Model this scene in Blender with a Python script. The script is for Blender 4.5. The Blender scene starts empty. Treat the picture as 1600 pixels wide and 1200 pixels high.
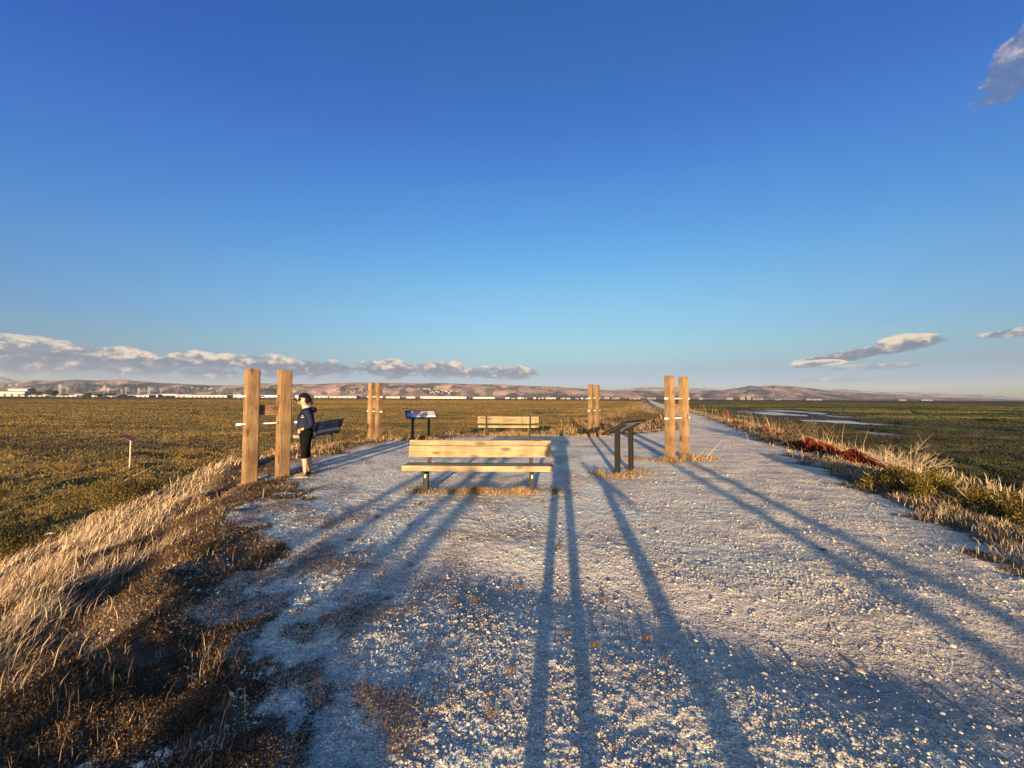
import bpy, bmesh, math, random
import numpy as np
from mathutils import Vector, Matrix
random.seed(7); RNG = np.random.default_rng(7)
R = math.radians
C = bpy.context.scene.collection

# ------------------------------------------------------------------ camera, sky, sun, exposure
EYE = 1.53; F = 601.0                      # eye height; focal length in px of the 1600 px wide photo
SUN_EL = R(5.1); SUN_AZ = R(187.3)         # azimuth clockwise from +Y
scene = bpy.context.scene
cam_d = bpy.data.cameras.new('camera'); cam = bpy.data.objects.new('camera', cam_d); C.objects.link(cam)
cam_d.sensor_width = 36; cam_d.lens = 36*F/1600; cam_d.clip_start = 0.02; cam_d.clip_end = 60000
cam.matrix_world = Matrix.Translation((0, 0, EYE)) @ Matrix.Rotation(R(90+2.1), 4, 'X') @ Matrix.Rotation(R(0.3), 4, 'Z')
scene.camera = cam
scene.view_settings.view_transform = 'Standard'; scene.view_settings.look = 'None'
scene.view_settings.gamma = 1; scene.view_settings.exposure = 1.9
SKY = 0.050; SUN_E = 5.0

def world():
    w = bpy.data.worlds.new('World'); scene.world = w; w.use_nodes = True
    nt = w.node_tree; N = nt.nodes; L = nt.links; N.clear()
    out = N.new('ShaderNodeOutputWorld'); bg = N.new('ShaderNodeBackground')
    sky = N.new('ShaderNodeTexSky'); sky.sky_type = 'NISHITA'; sky.sun_disc = False
    sky.sun_elevation = SUN_EL; sky.sun_rotation = SUN_AZ; sky.air_density = 1.0; sky.dust_density = 0.6; sky.ozone_density = 2.0
    bg.inputs['Strength'].default_value = SKY
    tc = N.new('ShaderNodeTexCoord')
    nrm = N.new('ShaderNodeVectorMath'); nrm.operation = 'NORMALIZE'; L.new(tc.outputs['Generated'], nrm.inputs[0])
    sp = N.new('ShaderNodeSeparateXYZ'); L.new(nrm.outputs[0], sp.inputs[0])
    def m(op, a, b=None, c=None, clamp=False):
        n = N.new('ShaderNodeMath'); n.operation = op; n.use_clamp = clamp
        for i, v in enumerate((a, b, c)):
            if v is None: continue
            if isinstance(v, (int, float)): n.inputs[i].default_value = v
            else: L.new(v, n.inputs[i])
        return n.outputs[0]
    # sky colour grade: richer blue overhead, pale greenish cream at the horizon
    az = m('ARCTAN2', sp.outputs[0], sp.outputs[1]); el = m('ARCSINE', sp.outputs[2])
    # tangent plane coordinates (units: degrees) used by the cloud layer
    A = m('MULTIPLY', az, 57.2958); E = m('MULTIPLY', el, 57.2958)
    hs = N.new('ShaderNodeHueSaturation'); hs.inputs['Saturation'].default_value = 1.25
    L.new(sky.outputs[0], hs.inputs['Color'])
    ramp = N.new('ShaderNodeValToRGB'); L.new(m('DIVIDE', E, 60.0, clamp=True), ramp.inputs[0])
    r = ramp.color_ramp; r.elements[0].position = 0; r.elements[0].color = (*SKYG[0][1], 1)
    r.elements[1].position = 1; r.elements[1].color = (*SKYG[-1][1], 1)
    for p, c in SKYG[1:-1]:
        e = r.elements.new(p); e.color = (*c, 1)
    mul = N.new('ShaderNodeMix'); mul.data_type = 'RGBA'; mul.blend_type = 'MULTIPLY'; mul.inputs[0].default_value = 1
    L.new(hs.outputs[0], mul.inputs[6]); L.new(ramp.outputs[0], mul.inputs[7])
    col = mul.outputs[2]
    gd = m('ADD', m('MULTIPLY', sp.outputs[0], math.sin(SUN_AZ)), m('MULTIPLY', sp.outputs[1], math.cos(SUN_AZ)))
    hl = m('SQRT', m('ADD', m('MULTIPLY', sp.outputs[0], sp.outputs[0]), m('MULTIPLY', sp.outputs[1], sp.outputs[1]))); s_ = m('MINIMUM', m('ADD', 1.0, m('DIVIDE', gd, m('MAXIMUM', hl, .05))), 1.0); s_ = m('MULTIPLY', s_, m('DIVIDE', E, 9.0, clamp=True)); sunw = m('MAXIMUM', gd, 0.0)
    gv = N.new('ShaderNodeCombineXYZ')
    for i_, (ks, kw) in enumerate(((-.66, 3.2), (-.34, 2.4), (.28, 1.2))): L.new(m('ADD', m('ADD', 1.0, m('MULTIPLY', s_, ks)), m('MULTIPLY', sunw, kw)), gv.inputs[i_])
    gain = N.new('ShaderNodeVectorMath'); gain.operation = 'MULTIPLY'; L.new(col, gain.inputs[0]); L.new(gv.outputs[0], gain.inputs[1]); col = gain.outputs[0]   # sky round the low sun brightened further, added as fill on the ground
    # ---- clouds: density in azimuth / elevation
    cv = N.new('ShaderNodeCombineXYZ'); L.new(A, cv.inputs[0]); L.new(E, cv.inputs[1])
    def noise(scale, detail, stretch, off=0, rough=.55, vec=None):
        mp = N.new('ShaderNodeMapping'); mp.inputs['Scale'].default_value = (stretch[0], stretch[1], 1); mp.inputs['Location'].default_value = (off, off*.37, off*.1)
        L.new(vec or cv.outputs[0], mp.inputs[0])
        n = N.new('ShaderNodeTexNoise'); n.noise_dimensions = '3D'; n.inputs['Scale'].default_value = scale; n.inputs['Detail'].default_value = detail; n.inputs['Roughness'].default_value = rough
        L.new(mp.outputs[0], n.inputs['Vector']); return n.outputs[0]
    n1 = noise(.30, 7, (1, 2.2), 3.1); n2 = noise(.9, 5, (1, 1.6), 8.3, .6); n3 = noise(.10, 4, (1, 2.0), 1.7)
    def ell(a0, e0, ra, re, tilt=0.0):       # soft ellipse field, 1 in the middle, 0 on its rim
        da = m('SUBTRACT', A, a0); de = m('SUBTRACT', m('SUBTRACT', E, e0), m('MULTIPLY', da, tilt))
        q = m('ADD', m('POWER', m('ABSOLUTE', m('DIVIDE', da, ra)), 2.0), m('POWER', m('ABSOLUTE', m('DIVIDE', de, re)), 2.0))
        return m('SUBTRACT', 1.0, q)
    tot = None; lit = None
    for (a0, e0, ra, re, tl, kd, dens) in CLOUDS:
        f = ell(a0, e0, ra, re, tl)
        # flat base: below the centre line the field drops quickly
        de = m('SUBTRACT', m('SUBTRACT', E, e0), m('MULTIPLY', m('SUBTRACT', A, a0), tl))
        f = m('ADD', m('MULTIPLY', f, .55), m('MULTIPLY', m('SUBTRACT', n1, .5), 2.6*kd))
        f = m('ADD', f, m('MULTIPLY', m('SUBTRACT', n2, .5), 0.9*kd))
        d = m('MULTIPLY', m('SMOOTH_MIN', m('MULTIPLY', f, 3.4/max(kd, .5)), 1.0, .3), dens)
        d = m('MAXIMUM', d, 0.0)
        tot = d if tot is None else m('MAXIMUM', tot, d)
        l = m('MULTIPLY', m('ADD', m('DIVIDE', de, re), .15), m('GREATER_THAN', ell(a0, e0, ra*1.3, re*2.2, tl), 0))
        lit = l if lit is None else m('MAXIMUM', lit, l)
    fade = m('MULTIPLY', m('SUBTRACT', E, 1.2), 1.2, clamp=True)
    tot = m('MULTIPLY', m('MINIMUM', tot, .95, clamp=True), fade)
    b = m('ADD', m('MULTIPLY', lit, .62), m('MULTIPLY', m('SUBTRACT', n2, .47), 3.2), clamp=False)
    b = m('ADD', b, m('MULTIPLY', m('SUBTRACT', n1, .5), 2.0))
    cr = N.new('ShaderNodeValToRGB'); L.new(m('MULTIPLY', b, 1.0, clamp=True), cr.inputs[0])
    e = cr.color_ramp.elements; e[0].position = 0; e[0].color = (*CLD[0], 1); e[1].position = 1; e[1].color = (*CLD[2], 1)
    k = cr.color_ramp.elements.new(.45); k.color = (*CLD[1], 1)
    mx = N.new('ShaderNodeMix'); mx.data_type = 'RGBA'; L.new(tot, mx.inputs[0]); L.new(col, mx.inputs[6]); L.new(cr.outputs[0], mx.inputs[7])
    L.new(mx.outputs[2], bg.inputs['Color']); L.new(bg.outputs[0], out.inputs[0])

SKYG = [(0.0, (0.451, 0.7, 3.864)), (0.035, (0.478, 0.664, 2.354)), (0.0667, (0.569, 0.657, 1.236)), (0.1133, (0.819, 0.893, 1.1)), (0.1917, (1.078, 1.152, 1.261)), (0.2667, (1.182, 1.293, 1.4)), (0.3333, (1.089, 1.312, 1.54)), (0.4667, (0.992, 1.23, 1.704)), (0.5833, (0.794, 1.051, 1.737)), (0.6833, (0.694, 1.026, 1.698)), (0.76, (0.644, 1.0, 1.698)), (1.0, (0.642, 0.999, 1.698))]
CLD = [(.72, .98, 1.5), (1.15, 1.28, 1.66), (4.3, 3.5, 2.75)]  # grey shaded bases to cream sunlit tops, painted into the cloud colours
#        az0   el0  r_az  r_el  tilt  noise dens
CLOUDS = [(-52, 3.6, 12, 1.6, -.02, .9, .97), (-41, 3.6, 12, 1.45, 0, .9, .97), (-29, 3.8, 9, 1.4, 0, .9, .97), (-18, 4.0, 6, 1.4, 0, .9, .97),
          (-10.5, 4.1, 4.2, 1.35, 0, 1.0, .92), (-1.8, 3.7, 6, 1.15, 0, 1.0, .9), (-52, 5.0, 5, .6, -.02, .9, .7), (-33, 4.9, 3, .5, .05, .9, .7),
          (41.8, 5.0, 6.0, .70, .15, .55, .95), (45.6, 5.85, 2.6, .95, .12, .55, .95), (38.2, 4.0, 2.4, .3, .05, .5, .6), (43.2, 3.6, 4, .35, .0, .7, .4),
          (40, 2.3, 4, .22, 0, .7, .35), (53.2, 6.2, 2.4, .4, .05, .6, .8), (54.3, 28.6, 3.4, 2.6, .5, .42, .62)]
world()
sd = bpy.data.lights.new('sun', 'SUN'); sd.energy = SUN_E; sd.angle = R(0.53); sd.color = (1.0, .72, .42)
sun = bpy.data.objects.new('sun', sd); C.objects.link(sun)
sdir = Vector((math.sin(SUN_AZ)*math.cos(SUN_EL), math.cos(SUN_AZ)*math.cos(SUN_EL), math.sin(SUN_EL)))
sun.rotation_euler = sdir.to_track_quat('Z', 'Y').to_euler()

# ------------------------------------------------------------------ helpers
def tag(o, label=None, cat=None, group=None, kind=None):
    if label: o['label'] = label
    if cat: o['category'] = cat
    if group: o['group'] = group
    if kind: o['kind'] = kind
    return o
def empty(name, loc=(0, 0, 0), rz=0, **k):
    o = bpy.data.objects.new(name, None); C.objects.link(o); o.location = loc; o.rotation_euler = (0, 0, rz); o.empty_display_size = .2
    return tag(o, **k)
def copy_tree(o, parent=None):
    c = o.copy(); C.objects.link(c)
    if parent is not None: c.parent = parent
    for ch in o.children: copy_tree(ch, c)
    return c
def mesh_np(name, V, faces, mats, parent=None, col=None, smooth=False, matidx=None):
    """faces: list of (n,k) int arrays"""
    me = bpy.data.meshes.new(name); V = np.asarray(V, np.float32)
    me.vertices.add(len(V)); me.vertices.foreach_set('co', V.ravel())
    faces = [np.asarray(f, np.int32) for f in faces if len(f)]
    nl = sum(f.size for f in faces); npoly = sum(len(f) for f in faces)
    me.loops.add(nl); me.loops.foreach_set('vertex_index', np.concatenate([f.ravel() for f in faces]))
    tot = np.concatenate([np.full(len(f), f.shape[1], np.int32) for f in faces]); st = np.concatenate([[0], np.cumsum(tot)[:-1]]).astype(np.int32)
    me.polygons.add(npoly); me.polygons.foreach_set('loop_start', st); me.polygons.foreach_set('loop_total', tot)
    me.polygons.foreach_set('use_smooth', np.full(npoly, smooth))
    if matidx is not None: me.polygons.foreach_set('material_index', np.asarray(matidx, np.int32))
    me.update(calc_edges=True)
    if col is not None:
        a = me.color_attributes.new('albedo', 'FLOAT_COLOR', 'POINT'); c4 = np.ones((len(V), 4), np.float32); c4[:, :3] = col
        a.data.foreach_set('color', c4.ravel())
    for m in (mats if isinstance(mats, (list, tuple)) else [mats]): me.materials.append(m)
    o = bpy.data.objects.new(name, me); C.objects.link(o)
    if parent is not None: o.parent = parent
    return o
def bm_obj(name, bm, mat, parent=None, smooth=False):
    me = bpy.data.meshes.new(name); bmesh.ops.recalc_face_normals(bm, faces=bm.faces[:]); bm.to_mesh(me); bm.free()
    for m in (mat if isinstance(mat, (list, tuple)) else [mat]): me.materials.append(m)
    for p in me.polygons: p.use_smooth = smooth
    o = bpy.data.objects.new(name, me); C.objects.link(o)
    if parent is not None: o.parent = parent
    return o
def box(bm, cx, cy, cz, sx, sy, sz, bev=0.0, M=None):
    b2 = bmesh.new(); bmesh.ops.create_cube(b2, size=1)
    bmesh.ops.scale(b2, vec=(sx, sy, sz), verts=b2.verts)
    if bev: bmesh.ops.bevel(b2, geom=b2.edges[:], offset=bev, segments=2, affect='EDGES', profile=.6)
    bmesh.ops.translate(b2, vec=(cx, cy, cz), verts=b2.verts)
    if M is not None: bmesh.ops.transform(b2, matrix=M, verts=b2.verts)
    t = bpy.data.meshes.new('t'); b2.to_mesh(t); b2.free(); bm.from_mesh(t); bpy.data.meshes.remove(t)
def cyl(bm, p0, p1, r0, r1=None, seg=10, cap=True):
    p0 = Vector(p0); p1 = Vector(p1); r1 = r0 if r1 is None else r1; d = p1-p0
    q = d.to_track_quat('Z', 'Y').to_matrix().to_4x4(); M = Matrix.Translation((p0+p1)/2) @ q
    bmesh.ops.create_cone(bm, cap_ends=cap, segments=seg, radius1=r0, radius2=r1, depth=d.length, matrix=M)
# vectorised value/gradient noise
def _h(ix, iy, s):
    n = (ix.astype(np.int64)*374761393 + iy.astype(np.int64)*668265263 + s*1442695041) & 0xffffffff
    n = ((n ^ (n >> 13))*1274126177) & 0xffffffff
    n = ((n ^ (n >> 16))*2246822519) & 0xffffffff
    return (n ^ (n >> 15)) & 0xffffffff
def gn(x, y, wl, s=0):
    x = x/wl; y = y/wl; ix = np.floor(x); iy = np.floor(y); fx = x-ix; fy = y-iy
    u = fx*fx*fx*(fx*(fx*6-15)+10); v = fy*fy*fy*(fy*(fy*6-15)+10)
    def g(a, b, dx, dy):
        t = _h(a, b, s)*(2*np.pi/4294967296.0); return np.cos(t)*dx+np.sin(t)*dy
    n00 = g(ix, iy, fx, fy); n10 = g(ix+1, iy, fx-1, fy); n01 = g(ix, iy+1, fx, fy-1); n11 = g(ix+1, iy+1, fx-1, fy-1)
    a = n00+(n10-n00)*u; b = n01+(n11-n01)*u
    return (a+(b-a)*v)*1.5
def fbm(x, y, wl, o=4, s=0, g=.5):
    t = 0; a = 1
    for i in range(o): t = t+a*gn(x, y, wl, s+i*17); wl = wl*.48; a *= g
    return t
def sstep(a, b, x):
    t = np.clip((x-a)/(b-a), 0, 1); return t*t*(3-2*t)
def lerp(a, b, t): return a+(b-a)*t

# ------------------------------------------------------------------ materials
def mat(name, color, rough=.8, metal=0, spec=.3, noise=None, bump=None, col2=None, aniso=None, attr=None, emit=None):
    """noise=(scale, contrast) varies colour towards col2; bump=(scale, strength, distance)"""
    m = bpy.data.materials.new(name); m.use_nodes = True; nt = m.node_tree; N = nt.nodes; L = nt.links
    p = N['Principled BSDF']; p.inputs['Roughness'].default_value = rough; p.inputs['Metallic'].default_value = metal; p.inputs['Specular IOR Level'].default_value = spec
    p.inputs['Base Color'].default_value = (*color, 1)
    tc = N.new('ShaderNodeTexCoord'); mp = N.new('ShaderNodeMapping'); L.new(tc.outputs['Object'], mp.inputs[0])
    if aniso: mp.inputs['Scale'].default_value = aniso
    base = None
    if attr:
        a = N.new('ShaderNodeAttribute'); a.attribute_name = attr; base = a.outputs['Color']; L.new(base, p.inputs['Base Color'])
    if noise:
        n = N.new('ShaderNodeTexNoise'); n.inputs['Scale'].default_value = noise[0]; n.inputs['Detail'].default_value = 6; n.inputs['Roughness'].default_value = .62
        L.new(mp.outputs[0], n.inputs['Vector'])
        cr = N.new('ShaderNodeValToRGB'); c = noise[1]; cr.color_ramp.elements[0].position = .5-c; cr.color_ramp.elements[1].position = .5+c
        L.new(n.outputs[0], cr.inputs[0])
        if base is None:
            cr.color_ramp.elements[0].color = (*(col2 or [v*.6 for v in color]), 1); cr.color_ramp.elements[1].color = (*color, 1); L.new(cr.outputs[0], p.inputs['Base Color'])
        else:
            cr.color_ramp.elements[0].color = (.62, .62, .62, 1); cr.color_ramp.elements[1].color = (1.25, 1.25, 1.25, 1)
            mx = N.new('ShaderNodeMix'); mx.data_type = 'RGBA'; mx.blend_type = 'MULTIPLY'; mx.inputs[0].default_value = 1
            L.new(base, mx.inputs[6]); L.new(cr.outputs[0], mx.inputs[7]); L.new(mx.outputs[2], p.inputs['Base Color'])
    if bump:
        n = N.new('ShaderNodeTexNoise'); n.inputs['Scale'].default_value = bump[0]; n.inputs['Detail'].default_value = 5; L.new(mp.outputs[0], n.inputs['Vector'])
        b = N.new('ShaderNodeBump'); b.inputs['Strength'].default_value = bump[1]; b.inputs['Distance'].default_value = bump[2]; L.new(n.outputs[0], b.inputs['Height']); L.new(b.outputs[0], p.inputs['Normal'])
    return m
def wood(name, c1, c2, grain=(60, 60, 3)):
    m = bpy.data.materials.new(name); m.use_nodes = True; nt = m.node_tree; N = nt.nodes; L = nt.links
    p = N['Principled BSDF']; p.inputs['Roughness'].default_value = .82; p.inputs['Specular IOR Level'].default_value = .2
    tc = N.new('ShaderNodeTexCoord'); mp = N.new('ShaderNodeMapping'); L.new(tc.outputs['Object'], mp.inputs[0]); mp.inputs['Scale'].default_value = grain
    oi = N.new('ShaderNodeObjectInfo'); ad = N.new('ShaderNodeVectorMath'); ad.operation = 'ADD'; L.new(mp.outputs[0], ad.inputs[0])
    sc = N.new('ShaderNodeMath'); sc.operation = 'MULTIPLY'; sc.inputs[1].default_value = 37; L.new(oi.outputs['Random'], sc.inputs[0]); L.new(sc.outputs[0], ad.inputs[1])
    n = N.new('ShaderNodeTexNoise'); n.inputs['Scale'].default_value = 1; n.inputs['Detail'].default_value = 5; n.inputs['Distortion'].default_value = .6; L.new(ad.outputs[0], n.inputs['Vector'])
    n2 = N.new('ShaderNodeTexNoise'); n2.inputs['Scale'].default_value = 3.0; n2.inputs['Detail'].default_value = 3; L.new(tc.outputs['Object'], n2.inputs['Vector'])
    cr = N.new('ShaderNodeValToRGB'); cr.color_ramp.elements[0].position = .32; cr.color_ramp.elements[0].color = (*c2, 1); cr.color_ramp.elements[1].position = .62; cr.color_ramp.elements[1].color = (*c1, 1)
    L.new(n.outputs[0], cr.inputs[0])
    mx = N.new('ShaderNodeMix'); mx.data_type = 'RGBA'; mx.blend_type = 'MULTIPLY'; mx.inputs[0].default_value = .7
    cr2 = N.new('ShaderNodeValToRGB'); cr2.color_ramp.elements[0].position = .38; cr2.color_ramp.elements[0].color = (.62, .58, .55, 1); cr2.color_ramp.elements[1].position = .6; cr2.color_ramp.elements[1].color = (1.1, 1.1, 1.1, 1)
    L.new(n2.outputs[0], cr2.inputs[0]); L.new(cr.outputs[0], mx.inputs[6]); L.new(cr2.outputs[0], mx.inputs[7]); L.new(mx.outputs[2], p.inputs['Base Color'])
    vm = N.new('ShaderNodeMapping'); vm.inputs['Scale'].default_value = (5, 5, 1.9) if grain[2] < 10 else (1.9, 5, 5); av = N.new('ShaderNodeVectorMath'); av.operation = 'ADD'; L.new(tc.outputs['Object'], vm.inputs[0]); L.new(vm.outputs[0], av.inputs[0]); L.new(sc.outputs[0], av.inputs[1])
    vo = N.new('ShaderNodeTexVoronoi'); vo.inputs['Scale'].default_value = 1; L.new(av.outputs[0], vo.inputs['Vector'])
    kr = N.new('ShaderNodeValToRGB'); kr.color_ramp.elements[0].position = .10; kr.color_ramp.elements[0].color = (.35, .28, .24, 1); kr.color_ramp.elements[1].position = .22; kr.color_ramp.elements[1].color = (1, 1, 1, 1); L.new(vo.outputs['Distance'], kr.inputs[0])
    mk = N.new('ShaderNodeMix'); mk.data_type = 'RGBA'; mk.blend_type = 'MULTIPLY'; mk.inputs[0].default_value = .8; L.new(mx.outputs[2], mk.inputs[6]); L.new(kr.outputs[0], mk.inputs[7])
    hv = N.new('ShaderNodeHueSaturation'); hr_ = N.new('ShaderNodeMapRange'); hr_.inputs[3].default_value = .86; hr_.inputs[4].default_value = 1.2; L.new(oi.outputs['Random'], hr_.inputs[0]); L.new(hr_.outputs[0], hv.inputs['Value']); L.new(mk.outputs[2], hv.inputs['Color']); L.new(hv.outputs[0], p.inputs['Base Color'])
    b = N.new('ShaderNodeBump'); b.inputs['Strength'].default_value = .5; b.inputs['Distance'].default_value = .006; L.new(n.outputs[0], b.inputs['Height']); L.new(b.outputs[0], p.inputs['Normal'])
    return m
def leafmat(name, tr):
    m = bpy.data.materials.new(name); m.use_nodes = True; N = m.node_tree.nodes; L = m.node_tree.links; N.clear()
    o = N.new('ShaderNodeOutputMaterial'); a = N.new('ShaderNodeAttribute'); a.attribute_name = 'albedo'; d = N.new('ShaderNodeBsdfDiffuse'); t = N.new('ShaderNodeBsdfTranslucent'); x = N.new('ShaderNodeMixShader'); x.inputs[0].default_value = tr
    L.new(a.outputs['Color'], d.inputs[0]); L.new(a.outputs['Color'], t.inputs[0]); L.new(d.outputs[0], x.inputs[1]); L.new(t.outputs[0], x.inputs[2]); L.new(x.outputs[0], o.inputs[0]); return m
M = dict(
    post=wood('post_timber', (.20, .127, .062), (.105, .062, .030)),
    plank=wood('bench_timber', (.22, .17, .095), (.135, .10, .052), (3, 60, 60)),
    plank_shade=wood('shaded_bench_timber', (.17, .17, .16), (.09, .09, .085), (3, 60, 60)),  # bench timber greyed in its colour to stand for shade
    board=wood('carved_board_timber', (.20, .12, .065), (.09, .05, .03), (8, 8, 50)),
    metal=mat('dark_painted_steel', (.012, .011, .008), .6, .0, .2, noise=(30, .2), col2=(.008, .008, .007)),
    bolt=mat('galvanised_bolt', (.26, .25, .22), .6, .3),
    white=mat('white_plastic', (.75, .73, .68), .5),
    leaf=leafmat('foliage', .35), marshleaf=leafmat('marsh_foliage', .5),
    straw=mat('dry_blades', (.3, .2, .1), .75, attr='albedo', spec=.2),
    stone=mat('gravel_stone', (.4, .4, .4), .85, attr='albedo', noise=(90, .25)),
)

# ------------------------------------------------------------------ the ground
PLAT = np.array([(-1.35, 1.5), (-1.9, 3.0), (-2.7, 4.0), (-3.2, 5.2), (-4.3, 7.2), (-5.0, 9.0), (-5.0, 12.0), (-4.4, 13.7), (-3.0, 14.8), (0, 15.6), (3.4, 15.9), (5.6, 17.0), (8.3, 19.2),
                 (14.5, 34), (60, 167), (170, 480), (172.5, 479.5), (62.8, 166.5), (16.8, 33.6), (11.3, 19.2), (8.9, 13.5), (7.5, 10), (5.9, 6.3), (4.5, 3.3), (3.7, 1.0), (3.5, -5), (3.5, -26), (-6, -26), (-6, -9), (-1.9, -4), (-1.4, 0)])
def sdist(x, y, P=PLAT):                    # >0 outside
    d = np.full(x.shape, 1e18); ins = np.zeros(x.shape, bool); n = len(P)
    for i in range(n):
        ax, ay = P[i]; bx, by = P[(i+1) % n]; ex, ey = bx-ax, by-ay
        t = np.clip(((x-ax)*ex+(y-ay)*ey)/(ex*ex+ey*ey), 0, 1)
        d = np.minimum(d, (x-ax-t*ex)**2+(y-ay-t*ey)**2)
        c = ((ay > y) != (by > y)) & (x < (bx-ax)*(y-ay)/((by-ay) if by != ay else 1e-9)+ax); ins ^= c
    d = np.sqrt(d); return np.where(ins, -d, d)
POND = np.array([(36, 44), (45, 44), (52, 52), (62, 72), (76, 108), (66, 120), (52, 88), (42, 66)])
def srgb(*c): return np.array([(v/255/12.92 if v/255 <= .04045 else ((v/255+.055)/1.055)**2.4) for v in c])
def side(x, y):                              # +1 to the right of the levee, -1 to the left
    return np.where(x > 6+.345*(y-12), 1.0, -1.0)*np.where(y < 16, 1, 1)
def terrain(x, y, cell=None):
    """height and albedo"""
    if cell is None: cell = np.full(x.shape, .01)
    d = sdist(x, y); dp = sdist(x, y, POND); rt = np.where(y < 16, np.where(x > 0, 1.0, 0.0), np.where(x > 15.6+.344*(y-34), 1.0, 0.0))
    r = np.hypot(x, y)
    wob = fbm(x, y, 1.1, 4, 3)*.55
    dd = d+wob*np.where(r > 60, .6, 1.0)
    # broad form : shoulder, bank, marsh
    wl = lerp(1.0, .55, rt)                   # the left bank is broader
    up = np.where(rt > .5, sstep(.5, 4.0, d), .30*sstep(.4, 2.2, d)+.70*sstep(1.6, 4.3, d))
    back = sstep(-2, -9, y)
    far = sstep(19, 26, y)
    up = lerp(up, np.where(rt > .5, sstep(.3, 3.6, d), sstep(.3, 11, d)), far)
    z = -1.17*up*(1-back)
    # mounds on the left bank
    bankL = sstep(.2, 1.0, d)*(1-sstep(3.0, 5.0, d))*(1-rt)*(1-back)
    z += bankL*(.26*gn(x+y*.35, y*.55, 1.9, 5)+.15*gn(x, y*.7, .8, 6)-.03)
    bankR = sstep(.2, .9, d)*(1-sstep(3, 5, d))*rt*(1-back)
    z += bankR*(.10*gn(x, y, 1.1, 25)+.05*gn(x, y, .4, 26)+.04)
    # gravel field: shallow worn hollow crossing in front of the viewer, gentle swells
    onp = 1-sstep(-.3, .6, d)
    z += onp*(.012*gn(x, y, 3.2, 8)+.010*gn(x, y, .9, 9))
    pu = x*.94-y*.34; pv = x*.34+y*.94
    z += onp*sstep(.5, 2.5, x-.2*y)*(.010*gn(pu, pv, .55, 141)*1+.008*gn(pu*2.2, pv*.25, 1.0, 142)+.005*gn(x, y, .3, 143)*np.clip(1.6-cell/.3*3.2, 0, 1))
    yb = 3.0-.30*(x-.3)+.10*np.sin(x*2.1)+.45*np.exp(-((x+.35)/.55)**2)
    t = (y-yb)/.55
    z += onp*np.where(x < 4.2, 1, 0)*(-.042*np.exp(-np.clip(t, -6, 6)**2))*sstep(-1.4, -.5, x)
    yb2 = .35
    def res(wl_): return np.clip(1.6-cell/wl_*3.2, 0, 1)
    rough = (.0030*gn(x, y, .30, 10)*res(.30)+.0032*gn(x, y*1.1, .13, 11)*res(.13)+.0034*gn(x, y, .055, 12)*res(.055)+.0034*gn(x, y, .026, 13)*res(.026)+.0022*gn(x, y, .012, 14)*res(.012))
    smoothb = np.exp(-np.clip(t/1.2, -6, 6)**2)*sstep(-1.6, -.8, x)
    grit = (.55+.75*sstep(-.3, .5, fbm(x, y, 1.7, 3, 33)))
    z += onp*rough*grit*(1-.7*smoothb)*1.25
    # vegetated ground roughness
    veg = sstep(-.1, .3, dd)
    z += veg*(.030*gn(x, y, .35, 15)*res(.35)+.016*gn(x, y, .13, 16)*res(.13)+.008*gn(x, y, .05, 17)*res(.05))
    # marsh
    ms = np.where(rt > .5, sstep(2.5, 5, d), sstep(3.1, 4.7, d))*(1-back)
    clump = (.07*gn(x*.8, y*1.15, 1.7, 18)+.055*gn(x, y, .75, 19)*res(.75)+.035*gn(x, y, .33, 20)*res(.33))*lerp(1.3, .8, sstep(8, 40, r))
    z += ms*clump*lerp(1.0, 1.25, rt)*np.where(r < 300, 1, .4)
    ch = np.abs(fbm(x*.9, y*.55, 34, 3, 41)); chan = (1-sstep(.02, .055, ch))*ms*rt*sstep(9, 14, d)*(1-sstep(150, 260, r))
    z -= chan*.34
    chl = np.abs(fbm(x*.8, y*.6, 45, 3, 47)); chanl = (1-sstep(.008, .022, chl))*ms*(1-rt)*sstep(12, 20, d)*(1-sstep(180, 260, r))
    z -= chanl*.16
    pn = fbm(x*.8, y*.35, 9, 4, 51)
    pond = sstep(2.5, -3.0, dp+pn*9)*ms
    z = lerp(z, -1.400+.05*pn+.10*fbm(x*.5, y*.25, 6, 3, 55), pond)
    # ---------------- albedo
    def c3(a): return np.array(a)[None, :]
    T = lambda v: v[:, None]
    n_f = gn(x, y, .02, 60)*res(.02); n_m = gn(x, y, .07, 61)*res(.07); n_b = fbm(x, y, .8, 4, 62)
    gcol = c3((.76, .68, .525))*T(1+.16*n_b+.20*n_m+.25*n_f)
    gcol = lerp(gcol, c3((.67, .565, .405))*T(1+.12*n_b+.16*n_m+.18*n_f), T(np.clip(.75*sstep(.8, 4.5, x-.3*(y-6))+.85*sstep(8, 14, y), 0, .85)))
    gcol = lerp(gcol, c3((.33, .235, .15))*T(1+.3*n_m), T(.50*sstep(.22, .55, fbm(x, y, .8, 4, 131))*sstep(1.2, -1.5, x-.25*y)))
    gcol = lerp(gcol, c3((.46, .40, .32))*T(1+.15*n_m), T(.45*smoothb+.35*sstep(.25, .6, fbm(x, y, 1.3, 3, 77))))
    earth = c3((.105, .078, .05))*T(1+.5*n_m+.35*n_b)
    straw = c3((.30, .215, .12))*T(1+.35*n_m+.30*gn(x, y, .35, 63))
    rust = c3((.15, .072, .03))*T(1+.4*n_m)
    col = gcol
    rp = sstep(.05, .35, fbm(x, y, .9, 4, 64)+.25*gn(x, y, .22, 65))
    bank = lerp(earth, rust, T(.55*rp))
    leftw = sstep(.9, 2.0, dd+.7*fbm(x, y, 1.6, 3, 66))
    bank = lerp(bank, straw, T(np.where(rt > .5, .55*sstep(-.2, .3, gn(x, y, .8, 67)), leftw)))
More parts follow.
